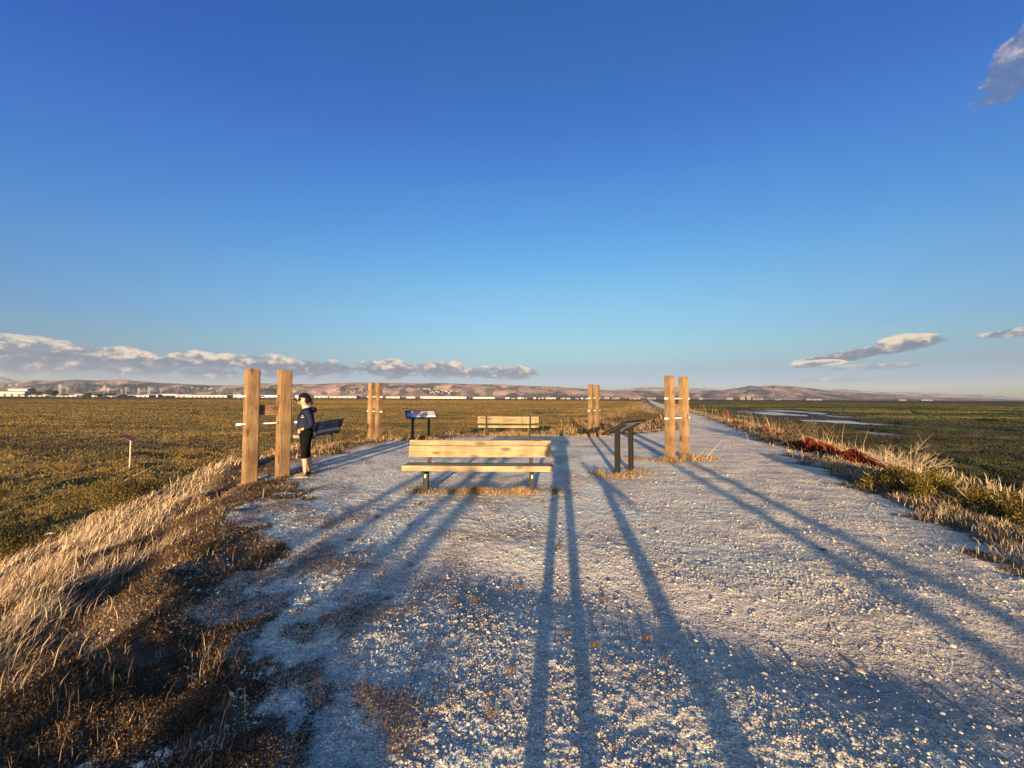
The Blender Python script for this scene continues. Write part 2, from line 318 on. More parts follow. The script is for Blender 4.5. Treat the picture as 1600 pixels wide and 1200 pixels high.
    # ragged edge of the gravel
    edge = dd+.35*fbm(x, y, .45, 4, 70)+.45*np.where((x < 0) & (y < 9), 1, 0)*fbm(x, y, .8, 3, 71)
    vg = sstep(-.12, .10, edge)
    col = lerp(col, bank, T(vg))
    # marsh colours
    s1 = fbm(x*.45, y*1.5, 26, 4, 80); s2 = fbm(x*.6, y*1.2, 5, 4, 81); s3 = gn(x, y, .9, 82)*res(.9)+gn(x, y, .35, 83)*res(.35)*.7; s4 = fbm(x*.15, y*1.0, 60, 4, 84)
    mL = lerp(c3((.180, .114, .037)), c3((.122, .088, .030)), T(sstep(-.25, .3, s2)))
    mL = lerp(mL, c3((.27, .15, .042)), T(sstep(-.1, .5, s4)*sstep(60, 140, r)*.9))
    mL = lerp(mL, c3((.085, .058, .030)), T(sstep(.25, .55, s1)*.7))
    mR = lerp(c3((.060, .056, .018)), c3((.038, .042, .015)), T(sstep(-.3, .3, s2)))
    mR = lerp(mR, c3((.15, .125, .036)), T(sstep(.10, .40, s1)*.85))
    mR = lerp(mR, c3((.060, .042, .020)), T(sstep(.35, .7, s4)*.5))
    mm = lerp(mL, mR, T(sstep(0, 1, rt)))*T(1+.16*s3+.20*fbm(x*.5, y, 1.6, 3, 88)+.30*fbm(x*.30, y*1.3, 4.5, 4, 89))
    mm = lerp(mm, c3((.030, .026, .020)), T(np.clip(chan+chanl, 0, 1)*.85)); mm = lerp(mm, c3((.055, .050, .045)), T(np.clip(pond*1.3, 0, 1)))
    mm = lerp(mm, c3((.055, .042, .028)), T(sstep(330, 520, r)*.75))
    col = lerp(col, mm, T(ms))
    return z, np.clip(col, .008, .7), dict(d=d, dd=dd, edge=edge, rt=rt, ms=ms, pond=pond, r=r, onp=onp, smoothb=smoothb, back=back)
def hz(x, y): return float(terrain(np.array([float(x)]), np.array([float(y)]), np.array([3.0]))[0][0])

def build_ground():
    a = np.concatenate([np.arange(-180, -61, 2.0), np.arange(-61, 61, .13), np.arange(61, 180, 2.0)]); a = np.radians(a)
    rr = [.22]
    while rr[-1] < 22500:
        q = rr[-1]; k = .03 if q < 1.1 else .0052 if q < 45 else .010 if q < 160 else .022 if q < 2000 else .06
        rr.append(q*(1+k))
    rr = np.array(rr); na, nr = len(a), len(rr)
    RR, AA = np.meshgrid(rr, a, indexing='ij'); X = (RR*np.sin(AA)).ravel(); Y = (RR*np.cos(AA)).ravel()
    cell = (RR*.005).ravel()
    z, col, info = terrain(X, Y, cell)
    V = np.stack([X, Y, z], 1)
    i = np.arange(nr-1)[:, None]*na; j = np.arange(na)[None, :]; jn = (j+1) % na
    f = np.stack([(i+j), (i+jn), (i+na+jn), (i+na+j)], -1).reshape(-1, 4)[:, ::-1]
    V = np.vstack([V, [[0, 0, 0.0]]]); col = np.vstack([col, [[.35, .33, .3]]]); c = len(V)-1
    jj = np.arange(na); fan = np.stack([np.full(na, c), (jj+1) % na, jj], 1)
    m = bpy.data.materials.new('ground_soil_gravel'); m.use_nodes = True; nt = m.node_tree; N = nt.nodes; L = nt.links
    p = N['Principled BSDF']; p.inputs['Roughness'].default_value = .92; p.inputs['Specular IOR Level'].default_value = .12
    at = N.new('ShaderNodeAttribute'); at.attribute_name = 'albedo'
    tc = N.new('ShaderNodeTexCoord')
    vo = N.new('ShaderNodeTexVoronoi'); vo.inputs['Scale'].default_value = 95; L.new(tc.outputs['Object'], vo.inputs['Vector'])
    cr = N.new('ShaderNodeValToRGB'); cr.color_ramp.elements[0].color = (.72, .72, .72, 1); cr.color_ramp.elements[1].color = (1.3, 1.28, 1.24, 1)
    sx = N.new('ShaderNodeSeparateColor'); L.new(vo.outputs['Color'], sx.inputs[0]); L.new(sx.outputs[0], cr.inputs[0])
    mx = N.new('ShaderNodeMix'); mx.data_type = 'RGBA'; mx.blend_type = 'MULTIPLY'; mx.inputs[0].default_value = .8; L.new(at.outputs['Color'], mx.inputs[6]); L.new(cr.outputs[0], mx.inputs[7])
    L.new(mx.outputs[2], p.inputs['Base Color'])
    n = N.new('ShaderNodeTexNoise'); n.inputs['Scale'].default_value = 55; n.inputs['Detail'].default_value = 6; n.inputs['Roughness'].default_value = .65; L.new(tc.outputs['Object'], n.inputs['Vector'])
    b = N.new('ShaderNodeBump'); b.inputs['Strength'].default_value = 1.0; b.inputs['Distance'].default_value = .030; L.new(n.outputs[0], b.inputs['Height'])
    n3 = N.new('ShaderNodeTexNoise'); n3.inputs['Scale'].default_value = 9; n3.inputs['Detail'].default_value = 4; n3.inputs['Roughness'].default_value = .7; L.new(tc.outputs['Object'], n3.inputs['Vector'])
    b3 = N.new('ShaderNodeBump'); b3.inputs['Strength'].default_value = 1; b3.inputs['Distance'].default_value = .10; L.new(n3.outputs[0], b3.inputs['Height']); L.new(b.outputs[0], b3.inputs['Normal']); L.new(b3.outputs[0], p.inputs['Normal'])
    o = mesh_np('ground', V, [f, fan], m, col=col, smooth=False); tag(o, 'pale gravel overlook, levee path and salt marsh reaching to the horizon', kind='structure')
    return o
build_ground()
def build_water():
    bm = bmesh.new(); bmesh.ops.create_grid(bm, x_segments=1, y_segments=1, size=900)
    m = bpy.data.materials.new('marsh_water'); m.use_nodes = True; N = m.node_tree.nodes; L = m.node_tree.links; p = N['Principled BSDF']
    p.inputs['Base Color'].default_value = (.03, .035, .035, 1); p.inputs['Roughness'].default_value = .08; p.inputs['IOR'].default_value = 1.33
    tc = N.new('ShaderNodeTexCoord'); n = N.new('ShaderNodeTexNoise'); n.inputs['Scale'].default_value = 2.2; L.new(tc.outputs['Object'], n.inputs['Vector'])
    b = N.new('ShaderNodeBump'); b.inputs['Strength'].default_value = .10; b.inputs['Distance'].default_value = .05; L.new(n.outputs[0], b.inputs['Height']); L.new(b.outputs[0], p.inputs['Normal'])
    o = bm_obj('water', bm, m); o.location = (0, 400, -1.388); tag(o, 'still shallow water in the marsh ponds', kind='structure')
build_water()

# ------------------------------------------------------------------ hills
def prof(pts):
    pts = sorted(pts); return np.array([p[0] for p in pts], float), np.array([p[1] for p in pts], float)
def build_hills(name, pts, d0, d1, d2, seed, base_cols, label, rel=.5):
    px, py = prof(pts); n = 900; m_ = 70
    xs = np.linspace(-400, 2000, n)
    top = np.interp(xs, px, py); yh = 622+(xs-800)*.0053
    ang = np.maximum(yh-top, 0)/F
    T = np.linspace(0, 1, m_)[:, None]; XS = xs[None, :]
    dep = d0+(d2-d0)*T+0*XS; tc_ = (d1-d0)/(d2-d0)
    lat = (XS-800)/F*dep
    up = np.where(T < tc_, (T/tc_)**.8, 1-.5*((T-tc_)/(1-tc_)))
    fold = 1-np.abs(fbm(lat, dep*.5, 1000, 5, seed))*1.6
    low = np.clip(up*lerp(fold, 1, np.clip(up, 0, 1)**3), 0, 1.0)
    H = ang[None, :]*d1*low+gn(lat, dep, 500, seed+3)*rel*22*(1-np.abs(2*T-1))
    H = np.where(T < tc_, np.minimum(H, ang[None, :]*dep*1.0+2), H)
    H = H+EYE*np.clip(up, 0, 1)-3*(1-np.clip(up*3, 0, 1))
    V = np.stack([lat.ravel(), dep.ravel(), H.ravel()], 1)
    i = np.arange(m_-1)[:, None]*n; j = np.arange(n-1)[None, :]
    f = np.stack([i+j, i+j+1, i+n+j+1, i+n+j], -1).reshape(-1, 4)
    x_, y_ = lat.ravel(), dep.ravel(); pxx = np.broadcast_to(XS, lat.shape).ravel(); upp = np.broadcast_to(np.clip(up, 0, 1), lat.shape).ravel()
    wood_ = sstep(-.05, .16, 1.2*fbm(x_, y_*.6, 520, 5, seed+9)+.42*sstep(460, 200, pxx)+.10*(upp-.6)+.22*sstep(.35, .0, upp)-.10)  # woods, plus cloud shadow put into the colour of the left slopes
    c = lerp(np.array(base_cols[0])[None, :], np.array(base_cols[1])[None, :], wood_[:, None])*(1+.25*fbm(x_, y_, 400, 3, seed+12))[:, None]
    c = lerp(c, c*np.array([[.74, .84, 1.02]]), sstep(950, 1250, pxx)[:, None])  # right-hand slopes shifted blue-grey, extra distance haze painted into the albedo
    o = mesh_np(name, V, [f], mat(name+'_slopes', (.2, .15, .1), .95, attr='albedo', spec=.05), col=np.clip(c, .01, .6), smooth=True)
    tag(o, label, kind='structure')
near_pts = [(-400, 600), (0, 600), (31, 597.5), (50, 594), (85, 594.5), (120, 592.5), (155, 594), (190, 592.6), (225, 596), (250, 597.5), (290, 600), (325, 602), (350, 601.8), (375, 601), (405, 598.7), (460, 600), (510, 599.5), (559, 597.2), (590, 597.6), (619, 598), (660, 598.2), (712, 599.0),
            (740, 600.2), (787, 600.6), (830, 603), (870, 604), (900, 606.6), (950, 610), (985, 610), (1020, 611), (1060, 612.5), (1100, 611), (1130, 609.5), (1150, 606), (1165, 604), (1172, 602.3), (1185, 603), (1210, 601.7), (1245, 603.7), (1275, 607.5), (1300, 611), (1330, 613), (1420, 618), (1600, 625), (2000, 626)]
far_pts = [(-400, 600), (-60, 590), (0, 588.7), (12, 591), (31, 598), (60, 604), (900, 616), (940, 612), (970, 608.8), (1000, 605.5), (1020, 605), (1060, 605), (1100, 607), (1130, 610), (1200, 612), (1290, 609.5), (1312, 607.5), (1345, 610), (1375, 612), (1420, 612.3), (1455, 613), (1500, 616), (1535, 615.7), (1600, 620), (1700, 625), (2000, 626)]
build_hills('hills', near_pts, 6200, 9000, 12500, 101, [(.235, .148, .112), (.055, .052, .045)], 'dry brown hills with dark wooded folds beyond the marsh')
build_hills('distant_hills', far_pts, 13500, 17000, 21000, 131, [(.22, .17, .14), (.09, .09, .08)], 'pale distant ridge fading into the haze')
# ------------------------------------------------------------------ timber post pairs
def make_post(h, w, seed):
    bm = bmesh.new(); rng = random.Random(seed)
    b2 = bmesh.new(); bmesh.ops.create_cube(b2, size=1); bmesh.ops.scale(b2, vec=(w, w, h+.8), verts=b2.verts)
    bmesh.ops.translate(b2, vec=(0, 0, h/2-.4), verts=b2.verts)
    bmesh.ops.bevel(b2, geom=b2.edges[:], offset=.016, segments=2, affect='EDGES')
    bmesh.ops.rotate(b2, cent=(0, 0, 0), matrix=Matrix.Rotation(R(rng.uniform(-.5, .5)), 3, 'Y'), verts=b2.verts)
    return b2
def post_pair(A, B, hA, hB, label, w=.19, rods=(1.04, 1.54), board=(1.2, 1.4), twist=0, grey=False, knot=True):
    A = Vector(A); B = Vector(B); mid = (A+B)/2; d = B-A; L = d.length; az = math.atan2(d.y, d.x)
    t = empty('timber_post_pair', (mid.x, mid.y, 0), az, label=label, cat='posts', group='paired timber posts round the overlook')
    for s, h, p in ((-1, hA, A), (1, hB, B)):
        b = make_post(h, w, h*100+s); g = hz(p.x, p.y)
        o = bm_obj('post', b, M['post'], t); o.location = (s*L/2, 0, 0); o.rotation_euler.z = R(twist)
    bm = bmesh.new(); gap = L-w
    box(bm, 0, 0, 0, L-.02, .045, board[1]-board[0], .006)
    o = bm_obj('crossboard', bm, M['board'], t); o.location = (0, .01, (board[0]+board[1])/2)
    for z in rods:
        bm = bmesh.new(); cyl(bm, (-L/2-.21, 0, 0), (L/2+.21, 0, 0), .013)
        r_ = bm_obj('rod', bm, M['white'], t, True); r_.location = (0, -.015, z)
        for s in (-1, 1):
            bm = bmesh.new(); cyl(bm, (s*(L/2+.15), 0, 0), (s*(L/2+.23), 0, 0), .024, seg=12); bmesh.ops.bevel(bm, geom=[e for e in bm.edges if len(e.link_faces) == 2 and e.calc_face_angle() > 1], offset=.005, segments=2, affect='EDGES')
            c = bm_obj('end_cap', bm, M['white'], r_)
        for s in (-1, 1):
            bm = bmesh.new(); cyl(bm, (s*(L/2-w/2-.012), 0, 0), (s*(L/2-w/2+.01), 0, 0), .028, seg=12)
            bm_obj('collar', bm, M['metal'], r_)
    return t
post_pair((-4.70, 6.96), (-4.35, 7.36), 2.03, 2.04, 'near pair of tall timber posts beside the woman, nearest the dry grass bank', twist=5, board=(1.19, 1.38), w=.20)
post_pair((-5.20, 14.25), (-4.82, 13.95), 2.07, 2.06, 'far timber post pair between the dark bench and the blue sign', rods=(1.02, 1.55), board=(1.15, 1.42), twist=8)
post_pair((3.17, 15.5), (3.52, 15.95), 2.10, 2.10, 'slim looking far timber post pair at the back edge, directly behind the dark tilted sign', twist=3, w=.175)
post_pair((3.98, 9.72), (4.52, 10.12), 2.12, 2.12, 'timber post pair right of the dark tilted sign, where the gravel path leaves', twist=-8)
post_pair((-3.35, -12.5), (-2.95, -12.1), 2.06, 2.06, 'timber post pair behind the viewer whose long shadows reach the front bench', twist=5, w=.15)
post_pair((-4.45, -13.1), (-4.05, -13.3), 2.06, 2.06, 'leftmost timber post pair behind the viewer, casting faint shadows over the weeds', twist=5, w=.15)
post_pair((.88, -13.8), (1.42, -13.5), 2.1, 2.1, 'rightmost timber post pair behind the viewer, casting two long shadows along the path', twist=5, w=.15)

# ------------------------------------------------------------------ benches
def make_bench(loc, rz, label, wood_m):
    """seat faces local -Y"""
    t = empty('park_bench', loc, rz, label=label, cat='bench', group='benches round the overlook')
    W = 2.40
    def plank(name, y, z, dy, dz, rx, w=W, x=0):
        bm = bmesh.new(); box(bm, 0, 0, 0, w, dy, dz, .007); bmesh.ops.subdivide_edges(bm, edges=[e for e in bm.edges if abs((e.verts[0].co-e.verts[1].co).x) > 1], cuts=6)
        for v in bm.verts: v.co.z += .002*math.sin(v.co.x*2.2+z*40)
        o = bm_obj(name, bm, wood_m, t); o.location = (x, y, z); o.rotation_euler.x = rx; return o
    plank('seat_plank', -.21, .412, .19, .088, R(-2)); plank('seat_plank', -.005, .405, .19, .088, R(-2))
    plank('backrest_plank', .135, .622, .042, .185, R(-11)); plank('backrest_plank', .165, .765, .042, .088, R(-11))
    for s in (-1, 1):
        bm = bmesh.new(); box(bm, 0, 0, .18, .08, .10, .46, .006); leg = bm_obj('leg', bm, M['metal'], t); leg.location = (s*.86, -.10, -.05)
        bm = bmesh.new(); cyl(bm, (0, -.053, .30), (0, -.062, .30), .016); box(bm, 0, -.055, .325, .03, .006, .045); bm_obj('bolt', bm, M['bolt'], leg)
        bm = bmesh.new(); box(bm, 0, -.02, .345, .055, .46, .035, .004); b = bm_obj('seat_bracket', bm, M['metal'], t); b.location = (s*.86, -.08, -.002)
        Mx = Matrix.Translation((0, .165, .57)) @ Matrix.Rotation(R(-11), 4, 'X')
        bm = bmesh.new(); box(bm, 0, .02, .0, .06, .03, .50, .004, Mx); b = bm_obj('back_upright', bm, M['metal'], t); b.location = (s*.86, 0, 0)
        bm = bmesh.new()
        for zz in (.55, .66, .755): cyl(bm, (s*.86, .10, zz), (s*.86, .112, zz), .009)
    return t
make_bench((-.53, 6.40, 0), R(0), 'nearest bench on the gravel, sunlit pale timber with its seat towards the viewer', M['plank'])
make_bench((-.14, 15.35, 0), R(180), 'small looking far timber bench at the back edge, its back turned to the viewer', M['plank'])
make_bench((-5.92, 12.1, 0), R(-87), 'bench in shade behind the woman, facing the left marsh, with shade painted into its grey back', M['plank_shade'])

# ------------------------------------------------------------------ interpretive signs
def sign_art():
    m = bpy.data.materials.new('printed_sign_panel'); m.use_nodes = True; nt = m.node_tree; N = nt.nodes; L = nt.links; p = N['Principled BSDF']; p.inputs['Roughness'].default_value = .35
    a = N.new('ShaderNodeAttribute'); a.attribute_name = 'albedo'; L.new(a.outputs['Color'], p.inputs['Base Color']); return m
M['art'] = sign_art()
M['under'] = mat('brushed_panel_underside', (.30, .30, .27), .35, .25, noise=(9, .3), col2=(.15, .16, .14))
def art_mesh(parent, w, dpt, MM):
    nx, ny = 96, 56; xs = np.linspace(-w/2, w/2, nx); ys = np.linspace(-dpt/2, dpt/2, ny); X, Y = np.meshgrid(xs, ys, indexing='ij'); u = ((X/w)+.5).ravel(); v = ((Y/dpt)+.5).ravel()
    c = np.tile(np.array([[.40, .29, .25]]), (len(u), 1))
    def put(mask, col): c[mask] = col
    wv = .36+.09*np.sin(u*9+1)+.05*np.sin(u*23)
    put(v < wv, (.22, .27, .16)); put((v < wv-.10) & (v > wv-.2), (.62, .62, .60)); put((v < wv-.22), (.12, .16, .33))
    put((v < .2) & (u > .55), (.55, .52, .48)); put((u < .11+.10*(v)), (.035, .06, .20)); put((u < .10) & (v > .35) & (v < .62), (.10, .16, .42)); put((abs(u-.24) < .025) & (v < .75), (.25, .25, .50))
    put((v > .86) & (u > .3) & (u < .72), (.06, .06, .12)); put((v > .885) & (v < .935) & (u > .33) & (u < .68) & (np.sin(u*140) > -.2), (.7, .68, .62))
    for k in range(7):
        y0 = .78-k*.045; put((abs(v-y0) < .010) & (u > .34) & (u < .60+.03*math.sin(k*2.1)), (.22, .14, .12))
    put((u > .66) & (u < .9) & (v > .52) & (v < .82), (.30, .33, .26)); put((u > .70) & (u < .86) & (v > .60) & (v < .70), (.62, .55, .48))
    V = np.stack([X.ravel(), Y.ravel(), np.full(X.size, .0)], 1); i = np.arange(nx-1)[:, None]*ny; j = np.arange(ny-1)[None, :]
    f = np.stack([i+j, i+ny+j, i+ny+j+1, i+j+1], -1).reshape(-1, 4)
    return mesh_np('printed_face', V, [f], M['art'], parent=parent, col=c)
def make_sign(loc, rz, label, w=.98, dpt=.60, tilt=30, hz_=.95, legs=.31):
    """reader stands on local -Y"""
    t = empty('interpretive_sign', loc, rz, label=label, cat='sign', group='tilted information panels')
    for s in (-1, 1):
        bm = bmesh.new(); box(bm, 0, 0, hz_/2-.05, .085, .085, hz_+.08, .005); o = bm_obj('leg', bm, M['metal'], t); o.location = (s*legs, 0, 0)
        bm = bmesh.new(); box(bm, 0, 0, .008, .16, .16, .016, .003); bm_obj('foot_plate', bm, M['metal'], o)
    p = bpy.data.objects.new('panel', None)
    bm = bmesh.new()
    for sx in (-1, 1): box(bm, sx*(w/2-.02), 0, 0, .04, dpt, .035, .004)
    for sy in (-1, 1): box(bm, 0, sy*(dpt/2-.02), .001, w-.076, .04, .035, .004)
    box(bm, 0, 0, .004, w-.06, dpt-.06, .014)
    fr = bm_obj('panel', bm, M['metal'], t); fr.location = (0, 0, hz_+.02); fr.rotation_euler.x = R(tilt)
    a = art_mesh(fr, w-.07, dpt-.07, None); a.location = (0, 0, .0135)
    bm = bmesh.new(); box(bm, 0, 0, -.006, w-.085, dpt-.085, .006); bm_obj('underside', bm, M['under'], fr)
    for s in (-1, 1):
        bm = bmesh.new(); box(bm, s*legs, 0, -.028, .10, dpt*.62, .03, .004); bm_obj('bracket', bm, M['metal'], fr)
    return t
make_sign((2.30, 7.90, 0), math.atan2(.75, .66)+math.pi*0+math.pi, 'dark tilted sign on two steel legs seen from behind, near the right hand posts', tilt=27, hz_=.93, legs=.32) if False else None
make_sign((2.30, 7.90, 0), math.atan2(.75, .66)+math.pi, 'dark tilted sign on two steel legs seen from behind, near the right hand posts', tilt=28, hz_=.93)
make_sign((-3.30, 14.0, 0), R(22), 'tilted sign with a blue and pink printed face, on black legs left of centre', tilt=24, hz_=.90, w=1.10, legs=.29)
make_sign((.36, -3.1, 0), R(87.5), 'tilted sign standing behind the viewer, its narrow shadow falling right of the photographer shadow', tilt=28, hz_=.93)

# ------------------------------------------------------------------ small marker in the left marsh
def marker():
    x, y = -14.1, 14.3; g = hz(x, y); t = empty('marsh_marker', (x, y, g), R(35), label='thin white post with a small dark tilted plaque standing in the left marsh', cat='marker')
    bm = bmesh.new(); box(bm, 0, 0, .5, .028, .028, 1.15, .004); bm_obj('post', bm, mat('faded_post_paint', (.46, .36, .28), .7), t)
    for k in range(9):
        bm = bmesh.new(); box(bm, .02, 0, .25+k*.09, .02, .012, .006); bm_obj('spike', bm, M['white'], t)
    bm = bmesh.new(); box(bm, 0, 0, 0, .34, .24, .018, .003); o = bm_obj('plaque', bm, mat('maroon_plaque', (.16, .05, .07), .4), t); o.location = (-.03, 0, 1.13); o.rotation_euler = (R(28), R(30), 0)
marker()

# ------------------------------------------------------------------ people
def skin_mesh(name, joints, edges, m, parent=None, sub=2, root=0):
    me = bpy.data.meshes.new(name+'_s'); me.from_pydata([j[:3] for j in joints], edges, []); o = bpy.data.objects.new(name+'_s', me); C.objects.link(o)
    sk = o.modifiers.new('s', 'SKIN'); sk.use_smooth_shade = True; s = o.modifiers.new('d', 'SUBSURF'); s.levels = s.render_levels = sub
    if not me.skin_vertices: 
        with bpy.context.temp_override(object=o, active_object=o): bpy.ops.mesh.customdata_skin_add()
    for i, j in enumerate(joints):
        r = j[3]; me.skin_vertices[0].data[i].radius = (r, j[4]) if len(j) > 4 else (r, r); me.skin_vertices[0].data[i].use_root = (i == root)
    dg = bpy.context.evaluated_depsgraph_get(); dg.update(); ev = o.evaluated_get(dg); out = bpy.data.meshes.new_from_object(ev)
    bpy.data.objects.remove(o); out.name = name; out.materials.clear(); out.materials.append(m)
    for p in out.polygons: p.use_smooth = True
    r = bpy.data.objects.new(name, out); C.objects.link(r)
    if parent is not None: r.parent = parent
    return r
def chain(js): return js, [(i, i+1) for i in range(len(js)-1)]
def ell_obj(name, c, rad, m, parent, rot=None, cut=None, seg=24):
    bm = bmesh.new(); bmesh.ops.create_uvsphere(bm, u_segments=seg, v_segments=16, radius=1)
    if cut is not None: bmesh.ops.delete(bm, geom=[v for v in bm.verts if v.co.z < cut], context='VERTS')
    bmesh.ops.scale(bm, vec=rad, verts=bm.verts)
    if rot is not None: bmesh.ops.rotate(bm, cent=(0, 0, 0), matrix=rot, verts=bm.verts)
    bmesh.ops.translate(bm, vec=c, verts=bm.verts)
    return bm_obj(name, bm, m, parent, True)
SKINM = mat('skin', (.40, .21, .125), .55); NAVY = mat('navy_jacket_fabric', (.007, .010, .028), .65, spec=.12, noise=(14, .25), col2=(.005, .008, .022), bump=(13, .9, .035))
BLACKF = mat('black_leggings', (.005, .0045, .005), .9, spec=.04); CAPM = mat('black_cap_fabric', (.006, .0055, .007), .9, spec=.05); HAIR = mat('dark_brown_hair', (.012, .008, .006), .8, spec=.08, bump=(60, .5, .01))
SHOE = mat('olive_shoe_knit', (.11, .09, .055), .8, noise=(60, .2)); SHOED = mat('dark_shoe_sock', (.02, .02, .025), .8); SOLE = mat('pale_rubber_sole', (.24, .21, .17), .8); GREYL = mat('pale_grey_lining', (.22, .23, .26), .7)
def face_bits(parent, hc, glasses=True):
    """head centre hc, face looks to local +X"""
    x, y, z = hc
    if glasses:
        bm = bmesh.new()
        for s in (-1, 1):
            box(bm, x+.092, y+s*.033, z+.006, .040, .066, .044, .008); box(bm, x+.045, y+s*.072, z+.018, .10, .006, .010, .002)
        box(bm, x+.098, y, z+.02, .008, .02, .008, .001)
        bm_obj('sunglasses', bm, mat('dark_glass', (.008, .008, .01), .15, spec=.6), parent)
def head_joints(hc):
    x, y, z = hc
    return [(x-.015, y, z-.19, .052, .055), (x-.01, y, z-.125, .056, .058), (x+.012, y, z-.065, .075, .066), (x+.004, y, z-.005, .094, .074), (x-.004, y, z+.05, .090, .072), (x-.006, y, z+.085, .062, .052)]
def woman():
    t = empty('person', (-3.99, 7.47, 0), R(206), label='woman in navy hooded jacket, black cap and capri leggings standing with hand on hip', cat='person')
    # local frame: +X forward (world -X), +Y her left?  world -Y is her left -> local +Y
    hc = (.045, 0, 1.495)
    J = []; E = []
    def add(js, link=None):
        b = len(J); J.extend(js)
        if link is not None: E.append((link, b))
        E.extend([(b+i, b+i+1) for i in range(len(js)-1)]); return b
    s = add([(-.01, 0, .90, .11, .135), (.0, 0, 1.02, .09, .11), (-.005, 0, 1.15, .09, .11), (-.02, 0, 1.26, .07, .11), (.0, 0, 1.325, .06, .07)])
    add([(.028, 0, 1.375, .050, .052), (.042, 0, 1.425, .066, .060), (.045, 0, 1.49, .092, .073), (.036, 0, 1.545, .088, .070), (.03, 0, 1.578, .058, .05)], s+4)
    # legs: left leg (+Y, nearer the camera) and right leg
    for sy, ax in ((1, 0.0), (-1, -.075)):
        add([(-.005, sy*.085, .80, .098), (.0+ax*.3, sy*.088, .62, .078), (.012+ax*.6, sy*.085, .46, .058), (-.006+ax*.8, sy*.085, .32, .056), (-.012+ax, sy*.085, .18, .042), (-.012+ax, sy*.085, .09, .034), (.0+ax, sy*.085, .045, .036), (.09+ax, sy*.09, .03, .030), (.16+ax, sy*.092, .025, .022)], s)
    # left arm bent, hand on the front of the hip
    add([(-.02, .155, 1.265, .036), (-.075, .225, 1.13, .036), (-.105, .262, 1.005, .034), (-.02, .235, .965, .030), (.045, .205, .935, .024), (.075, .195, .915, .028, .018)], s+3)
    # right arm on the far side
    add([(-.02, -.155, 1.265, .036), (-.06, -.235, 1.13, .036), (-.08, -.27, 1.005, .038), (.0, -.235, .965, .030), (.05, -.20, .935, .024), (.08, -.19, .915, .028, .018)], s+3)
    body = skin_mesh('body', J, E, SKINM, t)
    # nose, chin, ear detail joined to the face
    def add_to(o, bmf):
        bm = bmesh.new(); bm.from_mesh(o.data); bmf(bm); bm.to_mesh(o.data); bm.free()
        for p in o.data.polygons: p.use_smooth = True
    def feat(bm):
        def e(c, r, rot=None):
            k = bmesh.ops.create_uvsphere(bm, u_segments=10, v_segments=8, radius=1)['verts']; bmesh.ops.scale(bm, vec=r, verts=k); bmesh.ops.translate(bm, vec=c, verts=k)
        e((.138, 0, 1.482), (.020, .012, .020)); e((.130, 0, 1.452), (.012, .022, .007)); e((.128, 0, 1.442), (.011, .018, .006)); e((.118, 0, 1.418), (.022, .026, .018))
        e((.035, .074, 1.485), (.018, .008, .028)); e((.035, -.074, 1.485), (.018, .008, .028))
        for sy in (1, -1):    # fingers of each hand, slightly spread over the hip
            for k, (dx, ln) in enumerate(((-.018, .060), (-.004, .068), (.010, .064), (.024, .052))):
                c0 = Vector((.085+dx*.6, sy*(.188-abs(dx)*.1), .905+dx)); c1 = c0+Vector((ln*.62, -sy*.016, -ln*.66)); cyl(bm, c0, c0.lerp(c1, .55), .0088, .0080, 8); cyl(bm, c0.lerp(c1, .5), c1+Vector((-.004, -sy*.006, -.006)), .0080, .0062, 8)
            cyl(bm, (.070, sy*.19, .935), (.118, sy*.178, .930), .0095, .0075, 8)
    add_to(body, feat)
    # leggings
    J2 = [(-.01, 0, .98, .150, .165), (-.014, 0, .87, .155, .175)]; E2 = [(0, 1)]
    for sy, ax in ((1, 0.0), (-1, -.075)):
        b = len(J2); J2 += [(-.008, sy*.085, .78, .112), (.0+ax*.3, sy*.088, .62, .084), (.012+ax*.6, sy*.086, .47, .064), (.0+ax*.75, sy*.085, .37, .058), (-.004+ax*.8, sy*.085, .335, .055)]; E2 += [(1, b), (b, b+1), (b+1, b+2), (b+2, b+3), (b+3, b+4)]
    skin_mesh('leggings', J2, E2, BLACKF, t)
    # jacket
    J3 = [(-.005, 0, .885, .160, .175), (.015, 0, .97, .146, .160), (.005, 0, 1.07, .128, .150), (-.01, 0, 1.18, .128, .160), (-.025, 0, 1.27, .105, .155), (-.005, 0, 1.325, .075, .085)]; E3 = [(i, i+1) for i in range(5)]
    for sy in (1, -1):
        b = len(J3); J3 += [(-.025, sy*.165, 1.275, .070), (-.080, sy*.228, 1.13, .064), (-.112, sy*.265, 1.01, .060), (-.04, sy*.245, .972, .050), (.028, sy*.213, .945, .040)]; E3 += [(4, b), (b, b+1), (b+1, b+2), (b+2, b+3), (b+3, b+4)]
    jk = skin_mesh('jacket', J3, E3, NAVY, t)
    hd = skin_mesh('hood', [(-.085, -.085, 1.31, .040), (-.125, -.045, 1.30, .052), (-.15, 0, 1.285, .060), (-.125, .045, 1.30, .052), (-.085, .085, 1.31, .040)], [(0, 1), (1, 2), (2, 3), (3, 4)], NAVY, jk)
    skin_mesh('collar_lining', [(.055, .05, 1.325, .014), (.01, .075, 1.345, .020), (-.05, .07, 1.352, .022), (-.08, 0, 1.355, .024), (-.05, -.07, 1.352, .022), (.01, -.075, 1.345, .02), (.055, -.05, 1.325, .014)], [(i, i+1) for i in range(6)], GREYL, jk)
    wp = mat('white_print', (.6, .6, .62), .6); bm = bmesh.new()
    box(bm, .05, .170, 1.158, .06, .004, .006); 
    v = [bm.verts.new(p) for p in ((.040, .172, 1.18), (.060, .170, 1.18), (.050, .168, 1.20))]; bm.faces.new(v)
    bm_obj('chest_print', bm, wp, jk)
    # cap, hair, ponytail
    cp = ell_obj('cap', (.032, 0, 1.525), (.108, .086, .100), CAPM, t, Matrix.Rotation(R(-6), 3, 'Y'), cut=-.12)
